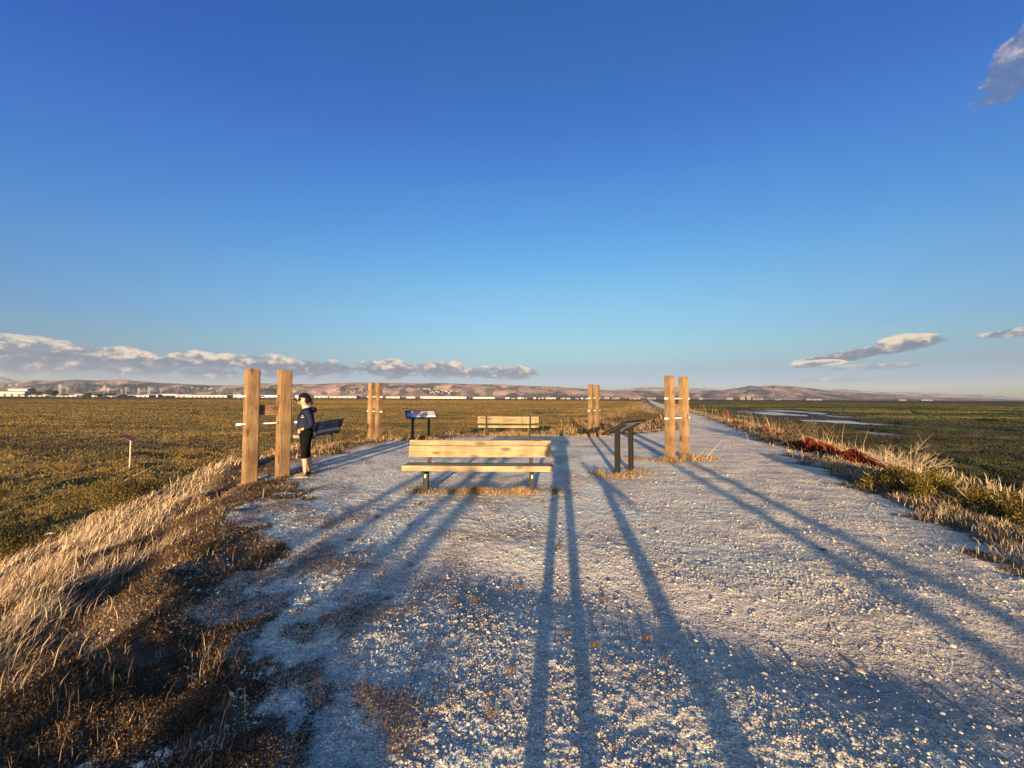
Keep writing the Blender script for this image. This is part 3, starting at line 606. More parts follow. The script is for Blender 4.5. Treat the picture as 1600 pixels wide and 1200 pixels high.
    br = [(.09, -.068), (.16, -.060), (.200, -.036), (.212, 0), (.200, .036), (.16, .060), (.09, .068)]
    bm = bmesh.new(); lo = [bm.verts.new((x, y, 1.512-.22*(x-.11)-abs(y)*.5)) for x, y in br]; up = [bm.verts.new((x, y, 1.540-.20*(x-.11)-abs(y)*.35)) for x, y in br]
    bm.faces.new(lo); bm.faces.new(up[::-1])
    for i in range(len(br)): j = (i+1) % len(br); bm.faces.new((lo[i], up[i], up[j], lo[j]))
    bm_obj('brim', bm, CAPM, cp)
    hr = ell_obj('hair', (-.004, 0, 1.500), (.078, .081, .082), HAIR, t)
    skin_mesh('ponytail', [(-.05, 0, 1.51, .028), (-.085, 0, 1.485, .034), (-.095, 0, 1.43, .028), (-.09, 0, 1.38, .016)], [(0, 1), (1, 2), (2, 3)], HAIR, hr)
    t.scale = (.99, .99, .99)
    face_bits(t, (.042, 0, 1.495))
    bm = bmesh.new(); cyl(bm, (.037, .082, 1.485), (.052, .084, 1.455), .008, .006); bm_obj('earbud', bm, M['white'], t)
    for sy, ax, mm in ((1, .0, SHOE), (-1, -.075, SHOED)):
        sh = skin_mesh('shoe', [(-.045+ax, sy*.085, .055, .040, .036), (.01+ax, sy*.087, .058, .045, .040), (.075+ax, sy*.090, .048, .036, .042), (.14+ax, sy*.092, .038, .026, .042), (.18+ax, sy*.093, .032, .018, .030)], [(i, i+1) for i in range(4)], mm, t)
        bm = bmesh.new(); box(bm, .067+ax, sy*.09, .010, .265, .086, .018, .008); bm_obj('sole', bm, SOLE, sh)
        skin_mesh('sock', [(-.012+ax, sy*.085, .07, .041), (-.012+ax, sy*.085, .115, .040)], [(0, 1)], SHOED, t)
woman()
def photographer():
    a = SUN_AZ-math.pi; c = Vector((-.05, -.42))
    t = empty('person', (c.x, c.y, 0), R(90)-a, label='photographer in a long dark coat holding up a phone, casting the central shadow', cat='person')
    J = []; E = []
    def add(js, link=None):
        b = len(J); J.extend(js)
        if link is not None: E.append((link, b))
        E.extend([(b+i, b+i+1) for i in range(len(js)-1)]); return b
    s = add([(0, 0, .92, .12, .16), (0, 0, 1.10, .11, .15), (0, 0, 1.25, .11, .165), (0, 0, 1.37, .09, .15), (0, 0, 1.43, .06, .06)])
    add([(.02, 0, 1.49, .055), (.03, 0, 1.55, .072, .062), (.03, 0, 1.62, .093, .075), (.02, 0, 1.68, .08, .068), (.015, 0, 1.71, .05, .045)], s+4)
    for sy in (1, -1):
        add([(0, sy*.10, .78, .09), (0, sy*.11, .48, .05), (-.01, sy*.115, .25, .04), (-.01, sy*.12, .09, .034), (.06, sy*.125, .035, .032), (.15, sy*.13, .03, .026)], s)
        add([(0, sy*.18, 1.36, .055), (.05, sy*.24, 1.16, .045), (.20, sy*.14, 1.30, .035), (.30, sy*.07, 1.43, .026), (.345, sy*.062, 1.49, .03, .018)], s+3)
    b = skin_mesh('body', J, E, SKINM, t)
    bm = bmesh.new(); bm.from_mesh(b.data)
    for sy in (1, -1):
        for k in range(4): z = 1.475+k*.018; cyl(bm, (.35, sy*.062, z), (.372, sy*.074, z+.004), .009, .008, 8); cyl(bm, (.370, sy*.074, z+.004), (.392, sy*.066, z+.006), .008, .006, 8)
        cyl(bm, (.345, sy*.055, 1.47), (.350, sy*.02, 1.478), .010, .007, 8)
    bm.to_mesh(b.data); bm.free()
    J3 = [(0, 0, .62, .15, .20), (0, 0, .75, .15, .20), (0, 0, .95, .145, .19), (0, 0, 1.12, .135, .175), (0, 0, 1.28, .13, .19), (0, 0, 1.38, .10, .17), (0, 0, 1.44, .07, .075)]; E3 = [(i, i+1) for i in range(6)]
    for sy in (1, -1):
        k = len(J3); J3 += [(0, sy*.18, 1.37, .068), (.05, sy*.245, 1.16, .060), (.19, sy*.15, 1.29, .050), (.27, sy*.085, 1.40, .040)]; E3 += [(5, k), (k, k+1), (k+1, k+2), (k+2, k+3)]
    skin_mesh('coat', J3, E3, BLACKF, t)
    for sy in (1, -1):
        skin_mesh('trousers', [(0, sy*.10, .74, .085), (0, sy*.11, .48, .060), (-.01, sy*.115, .25, .048), (-.01, sy*.12, .08, .044)], [(0, 1), (1, 2), (2, 3)], BLACKF, t)
        sh = skin_mesh('shoe', [(-.05, sy*.12, .05, .040), (.03, sy*.122, .05, .042), (.11, sy*.128, .04, .036), (.17, sy*.13, .03, .024)], [(0, 1), (1, 2), (2, 3)], SHOED, t)
    ell_obj('hair', (.0, 0, 1.64), (.105, .092, .11), HAIR, t)
    ph = bmesh.new(); box(ph, .385, 0, 1.505, .008, .15, .072, .004); p = bm_obj('mobile_phone', ph, mat('black_phone', (.02, .02, .02), .3), None); p.matrix_world = t.matrix_basis.copy()
    tag(p, 'black phone held sideways in the photographer hands behind the camera', 'phone')
photographer()
# ------------------------------------------------------------------ scattered stuff
def polar_samples(n, r0, r1, a0, a1, p=1.0):
    """denser near the viewer: p=1 gives a log-uniform radius"""
    u = RNG.random(n); r = r0*(r1/r0)**(u**p); a = np.radians(a0+(a1-a0)*RNG.random(n)); return r*np.sin(a), r*np.cos(a), r
def ico():
    bm = bmesh.new(); bmesh.ops.create_icosphere(bm, subdivisions=1, radius=1); bm.verts.ensure_lookup_table()
    v = np.array([q.co[:] for q in bm.verts]); f = np.array([[w.index for w in p.verts] for p in bm.faces]); bm.free(); return v, f
def stones(name, x, y, s, col, m, label):
    v, f = ico(); n = len(x); z = terrain(x, y, np.hypot(x, y)*.005)[0]
    q = RNG.random((n, 1, 3))*.0+v[None]*(1+.28*(RNG.random((n, len(v), 1))-.5))
    ax = s[:, None]*np.stack([.8+.5*RNG.random(n), .8+.5*RNG.random(n), .5+.35*RNG.random(n)], 1); q = q*ax[:, None, :]
    t = RNG.random(n)*2*np.pi; ct, st = np.cos(t)[:, None], np.sin(t)[:, None]; k = (RNG.random((n, 1))-.5)*.7
    X = q[..., 0]*ct-q[..., 1]*st; Y = q[..., 0]*st+q[..., 1]*ct; Z = q[..., 2]+k*X
    V = np.stack([X+x[:, None], Y+y[:, None], Z+(z+s*.22)[:, None]], -1).reshape(-1, 3)
    Fs = (f[None]+np.arange(n)[:, None, None]*len(v)).reshape(-1, 3)
    return tag(mesh_np(name, V, [Fs], m, col=np.repeat(col, len(v), 0)), label, kind='stuff')
def blades(name, x, y, ln, wd, lean, col, label, m=None, curve=.35, z=None, segs=2, kind='stuff'):
    """lean: (n,2) horizontal displacement of the tip as a fraction of the length"""
    n = len(x)
    if z is None: z = terrain(x, y, np.hypot(x, y)*.005)[0]-.006
    t = RNG.random(n)*np.pi; px, py = np.cos(t)*wd/2, np.sin(t)*wd/2
    lx, ly = lean[:, 0]*ln, lean[:, 1]*ln; h = np.sqrt(np.maximum(ln**2-lx**2-ly**2, (.12*ln)**2))
    c = curve
    P0 = np.stack([x, y, z], 1); W = np.stack([px, py, 0*px], 1)
    P1 = P0+np.stack([lx*(.5-c*.5), ly*(.5-c*.5), h*(.5+c*.35)], 1); P2 = P0+np.stack([lx, ly, h], 1)
    V = np.stack([P0-W, P0+W, P1-W*.8, P1+W*.8, P2], 1).reshape(-1, 3)
    i = np.arange(n)[:, None]*5
    o = mesh_np(name, V, [i+np.array([[0, 1, 3, 2]]), i+np.array([[2, 3, 4]])], m or M['straw'], col=np.repeat(col, 5, 0))
    return tag(o, label, kind=kind) if kind else o
def leaves(x, y, z, s, col, up=.5):
    """small two-triangle leaves at points; returns V, F, col"""
    n = len(x); d = RNG.normal(size=(n, 3)); d[:, 2] = np.abs(d[:, 2])*1.0+up; d /= np.linalg.norm(d, axis=1, keepdims=True)
    e = np.cross(d, RNG.normal(size=(n, 3))); e /= np.linalg.norm(e, axis=1, keepdims=True)
    P = np.stack([x, y, z], 1); S = s[:, None]
    V = np.stack([P, P+d*S*.5+e*S*.28, P+d*S, P+d*S*.5-e*S*.28], 1).reshape(-1, 3)
    return V, np.arange(n*4).reshape(-1, 4), np.repeat(col, 4, 0)
def jitter(base, n, a=.25, hue=.1):
    b = np.array(base)[None, :]*(1+a*RNG.normal(size=(n, 1)))*(1+hue*RNG.normal(size=(n, 3))); return np.clip(b, .006, .75)
def pick(cols, w, n, a=.22):
    i = RNG.choice(len(cols), n, p=np.array(w)/sum(w)); return np.clip(np.array(cols)[i]*(1+a*RNG.normal(size=(n, 1))), .006, .7)

def scatter_stones():
    x, y, r = polar_samples(105000, 1.1, 10, -60, 60, 1.15); Z_, AL_, T_ = terrain(x, y, r*.005)
    keep = (T_['edge'] < .45) & (RNG.random(len(x)) < np.where(T_['smoothb'] > .4, .35, 1)*(.35+.65*sstep(-.25, .35, fbm(x, y, .9, 3, 91))))
    x, y, r = x[keep], y[keep], r[keep]; n = len(x)
    s = .0022+.0017*RNG.exponential(1, n); s = np.clip(s, .002, .017)*np.clip(r/2.4, .85, 1.35)
    c = pick([(.37, .32, .245), (.42, .375, .30), (.34, .295, .225), (.27, .235, .18)], [5, 2, 3, 1], n, .15)
    stones('gravel_stones', x, y, s, c, M['stone'], 'loose pale crushed gravel over the path and overlook')
def scatter_grass():
    sd_ = np.array([math.sin(R(7.3)), math.cos(R(7.3))])
    # 1 long combed straw on the left bank
    N0 = 330000
    x, y, r = polar_samples(N0, 1.5, 26, -66, -8, .8); Z_, AL_, T_ = terrain(x, y, r*.005); dd, d, rt = T_['dd'], T_['d'], T_['rt']
    w = sstep(1.05, 2.0, dd+.5*fbm(x, y, 1.6, 3, 66))*(1-sstep(3.3, 4.5, d))*(.25+.75*sstep(-.35, .2, fbm(x, y, .8, 3, 92)))
    k = (RNG.random(N0) < w) & (rt < .5); zz = Z_[k]-.006; x, y, r, d = x[k], y[k], r[k], d[k]; n = len(x)
    flow = np.radians(62+26*gn(x, y, 1.6, 93)+14*gn(x, y, .5, 94)); m_ = .62+.25*gn(x, y, .8, 95)+.12*RNG.normal(size=n)
    lean = np.stack([np.cos(flow)*m_, np.sin(flow)*m_], 1)+.30*RNG.normal(size=(n, 2)); ln = (.07+.16*RNG.random(n)**1.3)*(1+.45*gn(x, y, .9, 96))
    wd = np.clip(r*.0011, .0028, .02)
    c = pick([(.33, .245, .15), (.26, .185, .11), (.40, .31, .20), (.17, .12, .075), (.27, .15, .075)], [4, 4, 2, 4, .7], n)
    blades('dry_grass', x, y, ln, wd, np.clip(lean, -.93, .93), c, 'long wind combed straw coloured grass covering the left bank', z=zz)
    # 2 shorter grass and weeds between straw and gravel, round the platform
    N0 = 340000
    x, y, r = polar_samples(N0, 1.3, 150, -60, 60, 1.0); Z_, AL_, T_ = terrain(x, y, r*.005); dd, d, rt, ed = T_['dd'], T_['d'], T_['rt'], T_['edge']
    pn = fbm(x, y, .5, 3, 97)
    w = sstep(-.10, .35, ed+.3*pn)*(1-sstep(2.0, 4.4, d))*sstep(-.30, .10, pn)
    w = np.maximum(w, .9*sstep(-.1, .5, ed)*(1-sstep(2.5, 5, d))*(y > 10)); w = np.maximum(w, .9*sstep(.0, .6, ed)*(1-sstep(7, 11, d))*(y > 19)*(rt < .5))
    k = (RNG.random(N0) < w) & ((T_['ms'] < .6) | (y > 19)); zz = Z_[k]-.006; x, y, r, rt, ed = x[k], y[k], r[k], rt[k], ed[k]; n = len(x)
    ln = (.016+.05*RNG.random(n)**2)*(1+2.2*sstep(9, 14, y))*(1+1.3*rt)*(1+.5*sstep(.9, 2.0, ed))*np.where(RNG.random(n) < .10, 2.6, 1.0); lean = .38*RNG.normal(size=(n, 2))+.22*sd_[None]
    c = pick([(.27, .19, .10), (.16, .10, .05), (.095, .062, .032), (.19, .09, .038), (.13, .11, .045)], [2.4, 3, 4, 2, 1], n)
    c = np.where((rt > .5)[:, None], c*np.array([[.80, .82, .9]]), c)
    blades('weedy_grass', x, y, ln, np.clip(r*.0012, .003, .03), np.clip(lean, -.9, .9), c, 'short brown and golden grass along the edge of the gravel', z=zz)
    # 3 low rust coloured mats spreading over the gravel on the left
    N0 = 380000
    x, y, r = polar_samples(N0, 1.15, 14, -62, -6, .9); Z_, AL_, T_ = terrain(x, y, r*.005); ed = T_['edge']; d = T_['d']
    pn = fbm(x, y, .42, 4, 98)
    w = sstep(.08, .26, pn-.08+.55*sstep(-.9, .3, d))*sstep(-1.6, -.2, d)*(1-sstep(2.2, 3.6, d))
    k = (RNG.random(N0) < w) & (x < 1); zz = Z_[k]; x, y, r, pn = x[k], y[k], r[k], pn[k]; n = len(x)
    z = zz+RNG.random(n)*.045*np.clip(.3+pn*1.6, .1, 1.2)
    c = pick([(.075, .048, .026), (.14, .070, .028), (.24, .125, .045), (.11, .085, .036), (.045, .032, .021)], [4, 2.6, 1.0, 1.6, 3.6], n)
    V, Fq, cc = leaves(x, y, z, .005+.007*RNG.random(n)+r*.0008, c, .2)
    tag(mesh_np('ground_cover', V, [Fq], M['leaf'], col=cc), 'rust brown low weeds creeping over the gravel on the left', kind='stuff')
    # 4 tufts near the furniture and strays on the gravel
    X = []; Y = []; LN = []; CC = []
    gold = [(.28, .19, .095), (.21, .125, .055), (.12, .075, .035), (.11, .095, .04)]
    def tuft(cx, cy, rx, ry, n, l, cols=gold, w=(4, 3, 2, 1)):
        a = RNG.random(n)*6.283; q = np.clip(.45*np.abs(RNG.normal(size=n)), 0, 1.5); X.append(cx+rx*q*np.cos(a)); Y.append(cy+ry*q*np.sin(a)); LN.append(l*(.3+1.1*RNG.random(n)**1.6)*np.clip(1.2-q*.75, .15, 1.2)); CC.append(pick(cols, w, n))
    for cx, cy, rx, ry, n, l in [(-.55, 6.28, 1.15, .16, 4200, .085), (-1.45, 6.35, .35, .28, 1500, .075), (.15, 6.26, .45, .15, 1700, .10), (.72, 6.30, .16, .22, 500, .08),
            (2.1, 7.55, .55, .28, 900, .09), (2.55, 8.0, .7, .30, 900, .08), (1.75, 7.8, .3, .3, 300, .10), (3.85, 9.5, .55, .32, 1300, .12), (4.55, 9.85, .65, .35, 1500, .13), (3.2, 9.8, .7, .4, 700, .07), (5.1, 9.9, .35, .3, 400, .08),
            (-4.75, 6.95, .45, .3, 1300, .055), (-4.35, 7.25, .35, .25, 700, .05), (-5.2, 6.5, .6, .5, 1800, .08), (-3.9, 6.6, .5, .3, 800, .05)]: tuft(cx, cy, rx, ry, n, l)
    tuft(-5.0, 14.1, 1.4, .7, 3000, .16); tuft(-3.2, 13.8, 1.1, .3, 2600, .17); tuft(0, 15.75, 2.4, .4, 5000, .15); tuft(3.3, 15.75, .9, .3, 1600, .14); tuft(-5.3, 11.6, .6, 2.0, 5500, .15)
    rust = [(.085, .055, .028), (.18, .095, .036), (.24, .15, .065), (.05, .038, .026)]
    for k in range(46):
        a = RNG.random(); px_ = -1.6+3.0*RNG.random()**1.6; py_ = 1.5+5*RNG.random()**1.3
        tuft(px_-(.25 if k % 2 else .0), py_, .03+.09*RNG.random(), .03+.07*RNG.random(), int(30+150*RNG.random()), .018+.02*RNG.random(), rust, (3, 3, 1.5, 2))
    for px_, py_ in ((.06, 3.25), (.52, 2.45), (.72, 3.05), (.0, 2.2), (-.42, 2.95), (-.27, 3.0), (.88, 2.55), (3.2, 4.0), (.3, 6.4)): tuft(px_, py_, .07, .05, 160, .03, rust, (3, 3, 1.5, 2))
    x = np.concatenate(X); y = np.concatenate(Y); ln = np.concatenate(LN); n = len(x)
    blades('tufted_grass', x, y, ln, np.clip(np.hypot(x, y)*.0011, .0022, .02), np.clip(.40*RNG.normal(size=(n, 2))+.1, -.9, .9), np.concatenate(CC), 'golden tufts round the feet of the benches, signs and posts')
    # 5 right bank: tall pale thin stalks and grey brown grass
    N0 = 240000
    x, y, r = polar_samples(N0, 3.2, 60, 12, 62, .85); Z_, AL_, T_ = terrain(x, y, r*.005); d, rt = T_['d'], T_['rt']
    pn = fbm(x, y, 1.3, 3, 99)
    w = sstep(.05, .5, d+.25*pn)*(1-sstep(4.6, 6.6, d+.8*pn))*(.25+.75*sstep(-.2, .3, pn))
    k = (RNG.random(N0) < w) & (rt > .5); zz = Z_[k]-.006; x, y, r, d = x[k], y[k], r[k], d[k]; n = len(x)
    tall = sstep(.7, 1.8, d); ln = (.06+.08*RNG.random(n))+tall*(.10+.30*RNG.random(n)**2)
    c = pick([(.29, .21, .12), (.19, .135, .075), (.37, .28, .165), (.13, .10, .05)], [3, 3, 2, 2], n)
    inred = (np.hypot((x-8.9)/.8, (y-10.0)/2.8) < 1); blades('bank_grass', x, y, np.where(inred, ln*.45, ln), np.clip(r*.0010, .003, .03), np.clip(.33*RNG.normal(size=(n, 2)), -.9, .9), c, 'grey brown dead grass along the right edge of the path', z=zz)
    # 6 red succulent carpet on the right shoulder
    xs = []; ys = []; zs = []
    for (cx, cy, rx, ry, a, n) in [(8.7, 11.5, 1.3, .42, 74, 15000), (8.25, 9.4, 1.2, .42, 80, 15000), (7.9, 7.9, .9, .34, 80, 9000), (11.0, 17.0, 1.8, .32, 69, 6000), (13.4, 23.0, 2.0, .35, 70, 3500)]:
        q = np.sqrt(RNG.random(n)); t = RNG.random(n)*6.283; u = rx*q*np.cos(t); v = ry*q*np.sin(t); ca, sa = math.cos(R(a)), math.sin(R(a))
        X_ = cx+u*ca-v*sa*-1*-1; Y_ = cy+u*sa+v*ca; k = fbm(X_, Y_, .5, 3, 111) > -.22; X_, Y_, q = X_[k], Y_[k], q[k]
        xs.append(X_+.35); ys.append(Y_); zs.append(.25*(1-q**3)*RNG.random(len(X_))**.6*(1+.5*gn(X_, Y_, .35, 112)))
    x = np.concatenate(xs); y = np.concatenate(ys); h = np.concatenate(zs); n = len(x); z = terrain(x, y, np.hypot(x, y)*.005)[0]+h
    V, Fq, cc = leaves(x, y, z, .03+.03*RNG.random(n), pick([(.24, .032, .018), (.33, .060, .025), (.10, .018, .012), (.16, .07, .03)], [4, 2, 3, 1], n), .5)
    tag(mesh_np('red_succulents', V, [Fq], M['leaf'], col=cc), 'dark red fleshy plants carpeting the right shoulder of the path', kind='stuff')
    # 7 marsh plants both sides, to the distance where they melt into the ground sheet
    N0 = 760000
    x, y, r = polar_samples(N0, 5, 620, -62, 62, .95); Z_, AL_, T_ = terrain(x, y, r*.005); ms, rt, pond = T_['ms'], T_['rt'], T_['pond']
    pn = fbm(x, y*1.2, 1.8, 3, 120)
    k = (RNG.random(N0) < ms*(1-pond)*(.45+.55*sstep(-.3, .2, pn))); z0, al = Z_[k], AL_[k]; x, y, r, rt = x[k], y[k], r[k], rt[k]; n = len(x); tone = np.clip(al*(1.45-.28*rt[:, None])*np.array([[1.0, 1.03, .85]])*(1+.12*RNG.normal(size=(n, 1)))*(1+.05*RNG.normal(size=(n, 3))), .01, .5)
    ln = (.04+.07*RNG.random(n))*(1+.5*sstep(20, 90, r)); wd = (.005+r*.0010)*(.6+.8*RNG.random(n))
    blades('marsh_plants', x, y, ln, wd, np.clip(.42*RNG.normal(size=(n, 2)), -.9, .9), tone, 'low olive and golden pickleweed covering the marsh', z=z0-.01, m=M['marshleaf'])
scatter_stones(); scatter_grass()

# ------------------------------------------------------------------ individual plants
def shrub(name, cx, cy, rx, ry, h, n, cols, w, label, leaf=.05, stems=14, lobes=9, cat='shrub', rz=0, seed=0, LR=.42):
    g = hz(cx, cy); t = empty(name, (cx, cy, g), rz, label=label, cat=cat)
    rr = np.random.default_rng(seed); L = np.clip(rr.normal(size=(lobes, 3)), -1.5, 1.5)*np.array([.42*rx, .42*ry, .0]); L[:, 2] = h*(.20+.55*rr.random(lobes))
    i = rr.integers(0, lobes, n); q = rr.normal(size=(n, 3)); q /= np.linalg.norm(q, axis=1, keepdims=True); q *= (.35+.75*rr.random((n, 1)))
    P = L[i]+q*np.array([rx*LR, ry*LR, h*(.30 if LR < .3 else .42)]); P = P[(P[:, 2] > -.1)]; n = len(P)
    V, Fq, cc = leaves(P[:, 0], P[:, 1], P[:, 2], leaf*(.6+.8*rr.random(n)), pick(cols, w, n), .6)
    mesh_np('foliage', V, [Fq], M['leaf'], parent=t, col=cc)
    bm = bmesh.new()
    for k in range(stems):
        e = L[k % lobes]; cyl(bm, (e[0]*.5, e[1]*.5, -.08), (e[0]+rr.normal()*.12*rx, e[1]+rr.normal()*.12*ry, e[2]+h*(.1+.45*rr.random()) if LR < .3 else e[2]), .009, .003, 5, False)
    bm_obj('stems', bm, M['twig'], t)
M['twig'] = mat('pale_dead_twig', (.34, .26, .17), .8, noise=(20, .3), col2=(.2, .15, .1))
shrub('green_shrub', 6.95, 5.25, 1.0, .85, .48, 36000, [(.13, .098, .024), (.20, .135, .032), (.06, .05, .016), (.19, .105, .03)], [4, 2, 3, .7], 'yellow green leafy shrub at the right edge of the frame beside the path', .026, seed=1, lobes=30, LR=.20, stems=60)
shrub('green_shrub', 6.75, 6.35, .8, .7, .42, 26000, [(.12, .098, .022), (.18, .13, .028), (.055, .05, .015)], [4, 2, 3], 'darker leafy shrub next to the gravel at the end of the red plants', .024, seed=2, lobes=26, LR=.20, stems=50)
shrub('green_shrub', 8.3, 5.7, 1.1, .9, .50, 26000, [(.18, .125, .03), (.21, .12, .032), (.08, .06, .018)], [4, 2, 2], 'golden leaved shrub on the lower right bank behind the yellow green one', .028, seed=3, lobes=30, LR=.20, stems=60)
shrub('brown_shrub', 9.1, 12.5, .55, .45, .75, 3500, [(.16, .12, .07), (.10, .075, .045), (.07, .06, .035)], [3, 3, 2], 'upright grey brown twiggy shrub above the red plants beside the path', .035, seed=4)
shrub('brown_shrub', 18.6, 33.5, .6, .5, 1.0, 2200, [(.14, .05, .03), (.09, .04, .03), (.18, .10, .06)], [3, 3, 2], 'rusty dark shrub standing where the path narrows in the distance', .06, seed=5)
shrub('brown_shrub', 9.8, 27.0, 2.6, 2.0, .8, 16000, [(.11, .09, .035), (.15, .10, .045), (.06, .055, .025)], [3, 3, 2], 'broad dark scrub mound left of the distant path', .05, seed=6)
shrub('olive_shrub', -7.4, 7.7, 1.2, .9, .45, 16000, [(.12, .095, .034), (.17, .115, .036), (.07, .06, .025)], [4, 3, 2], 'dark olive bush at the foot of the left bank beside the nearest post', .028, seed=7)
shrub('olive_shrub', -8.8, 6.9, 1.7, .8, .40, 18000, [(.11, .09, .032), (.16, .11, .035), (.06, .052, .022)], [4, 3, 2], 'dark low bush where the marsh meets the left bank straw', .028, seed=8)
def dead_shrub(cx, cy, h, spread, n, label, seed, name='dead_shrub', thick=.009):
    rr = random.Random(seed); g = hz(cx, cy); bm = bmesh.new()
    def br(p, d, l, r_, dep):
        q = p+d*l; cyl(bm, p, q, r_, r_*.65, 5, False)
        if dep == 0: return
        for k in range(3 if dep > 1 else 2):
            d2 = (d+Vector((rr.gauss(0, .55), rr.gauss(0, .55), rr.gauss(.08, .3)))).normalized(); br(p+d*l*rr.uniform(.55, 1), d2, l*rr.uniform(.5, .8), r_*.62, dep-1)
    for k in range(n): br(Vector((rr.gauss(0, spread*.15), rr.gauss(0, spread*.15), -.05)), Vector((rr.gauss(0, spread), rr.gauss(0, spread), 1)).normalized(), h*rr.uniform(.35, .55), thick, 3)
    o = bm_obj(name, bm, M['twig']); o.location = (cx, cy, g); tag(o, label, 'shrub')
dead_shrub(8.55, 8.35, 1.05, .45, 12, 'tall pale leafless shrub with many fine twigs, behind the red plants', 11)
dead_shrub(8.9, 9.3, .70, .5, 8, 'lower pale leafless shrub just left of the tall leafless one', 12)
dead_shrub(9.3, 10.3, .55, .5, 7, 'pale twiggy dead shrub between the red plants and the marsh', 13)
dead_shrub(9.9, 11.6, .5, .5, 6, 'sparse dead shrub beside the upright grey brown shrub', 14)
def stalk(cx, cy, h, lx, ly, r_, label, name='dry_stalk', curve=0, m='twig'):
    g = hz(cx, cy); bm = bmesh.new(); p = Vector((0, 0, -.05)); n = 5
    for k in range(n):
        t = (k+1)/n; q = Vector((lx*t**(1+curve), ly*t**(1+curve), h*t)); cyl(bm, p, q, r_*(1-.7*(k/n)), r_*(1-.7*((k+1)/n)), 6, True); p = q
    o = bm_obj(name, bm, M[m]); o.location = (cx, cy, g); return tag(o, label, 'plant')
M['gold'] = mat('golden_stalk', (.42, .29, .13), .7)
stalk(4.30, 9.30, .38, .42, .0, .006, 'thin golden stalk leaning right from the foot of the right hand post pair', m='gold')
stalk(4.85, 9.75, .50, .52, .1, .006, 'longer golden stalk leaning right over the gravel beside the right hand posts', m='gold')
stalk(-11.6, 11.4, .55, .9, .0, .008, 'thin yellow stalk arching right at the edge of the left marsh', m='gold', curve=.6)
stalk(-10.6, 6.6, .45, .9, .0, .008, 'thin yellow stalk arching over the marsh at the far left of the frame', m='gold', curve=.8)
stalk(8.0, 7.2, .42, -.06, 0, .018, 'short bleached bent stake left of the yellow green shrub', 'bleached_stake', .5)
stalk(7.55, 6.05, .50, .05, 0, .020, 'taller bleached stake standing behind the yellow green shrub', 'bleached_stake')
stalk(7.60, 5.9, .22, .12, 0, .018, 'short leaning bleached stake at the foot of the taller one', 'bleached_stake')
stalk(7.55, 5.0, .52, .09, 0, .016, 'slim pale stake rising above the golden leaved shrub', 'bleached_stake')
stalk(7.66, 5.02, .42, .08, 0, .015, 'lower pale stake right beside the slim pale one', 'bleached_stake')
stalk(7.2, 7.0, .75, .03, 0, .008, 'very thin upright dry stem between the dead shrub and the stakes', 'dry_stalk')
stalk(9.3, 10.4, .2, -.75, .3, .006, 'long thin stem leaning left across the dead shrubs', 'dry_stalk')
for k, (px_, py_, h_) in enumerate([(16.6, 27.4, .75), (17.6, 27.6, .95), (15.7, 25.2, .8), (16.6, 23.9, .95), (14.0, 20.6, .8)]):
    stalk(px_, py_, h_, .02, 0, .022, ['first thin pale stem along the far right bank, nearest the narrow path', 'tallest thin pale stem on the far right bank before the ponds', 'third thin pale stem along the far right bank', 'fourth thin pale stem along the far right bank, before the ponds', 'last and nearest thin pale stem on the far right bank'][k], 'dry_stalk')
# ------------------------------------------------------------------ litter in the grass
def scrap(x, y, l, w, rz, label):
    n = 9; bm = bmesh.new(); A = []; B = []
    for i in range(n):
        t = i/(n-1); zz = .025+.03*math.sin(t*3.0); A.append(bm.verts.new((l*(t-.5), w*.5*math.sin(math.pi*(t*.9+.06)), zz))); B.append(bm.verts.new((l*(t-.5), -w*.5*math.sin(math.pi*(t*.9+.06)), zz+.012)))
    for i in range(n-1): bm.faces.new((A[i], A[i+1], B[i+1], B[i]))
    bmesh.ops.solidify(bm, geom=bm.faces[:], thickness=.003)
    o = bm_obj('plastic_scrap', bm, M['white'], None, True); o.location = (x, y, hz(x, y)+.16); o.rotation_euler = (R(20), R(-8), rz); tag(o, label, 'litter')
scrap(-3.95, 2.95, .20, .045, R(12), 'curled white plastic strip lying in the straw at the left frame edge')
scrap(-8.0, 6.75, .16, .06, R(30), 'small white scrap in the hollow at the foot of the straw bank')

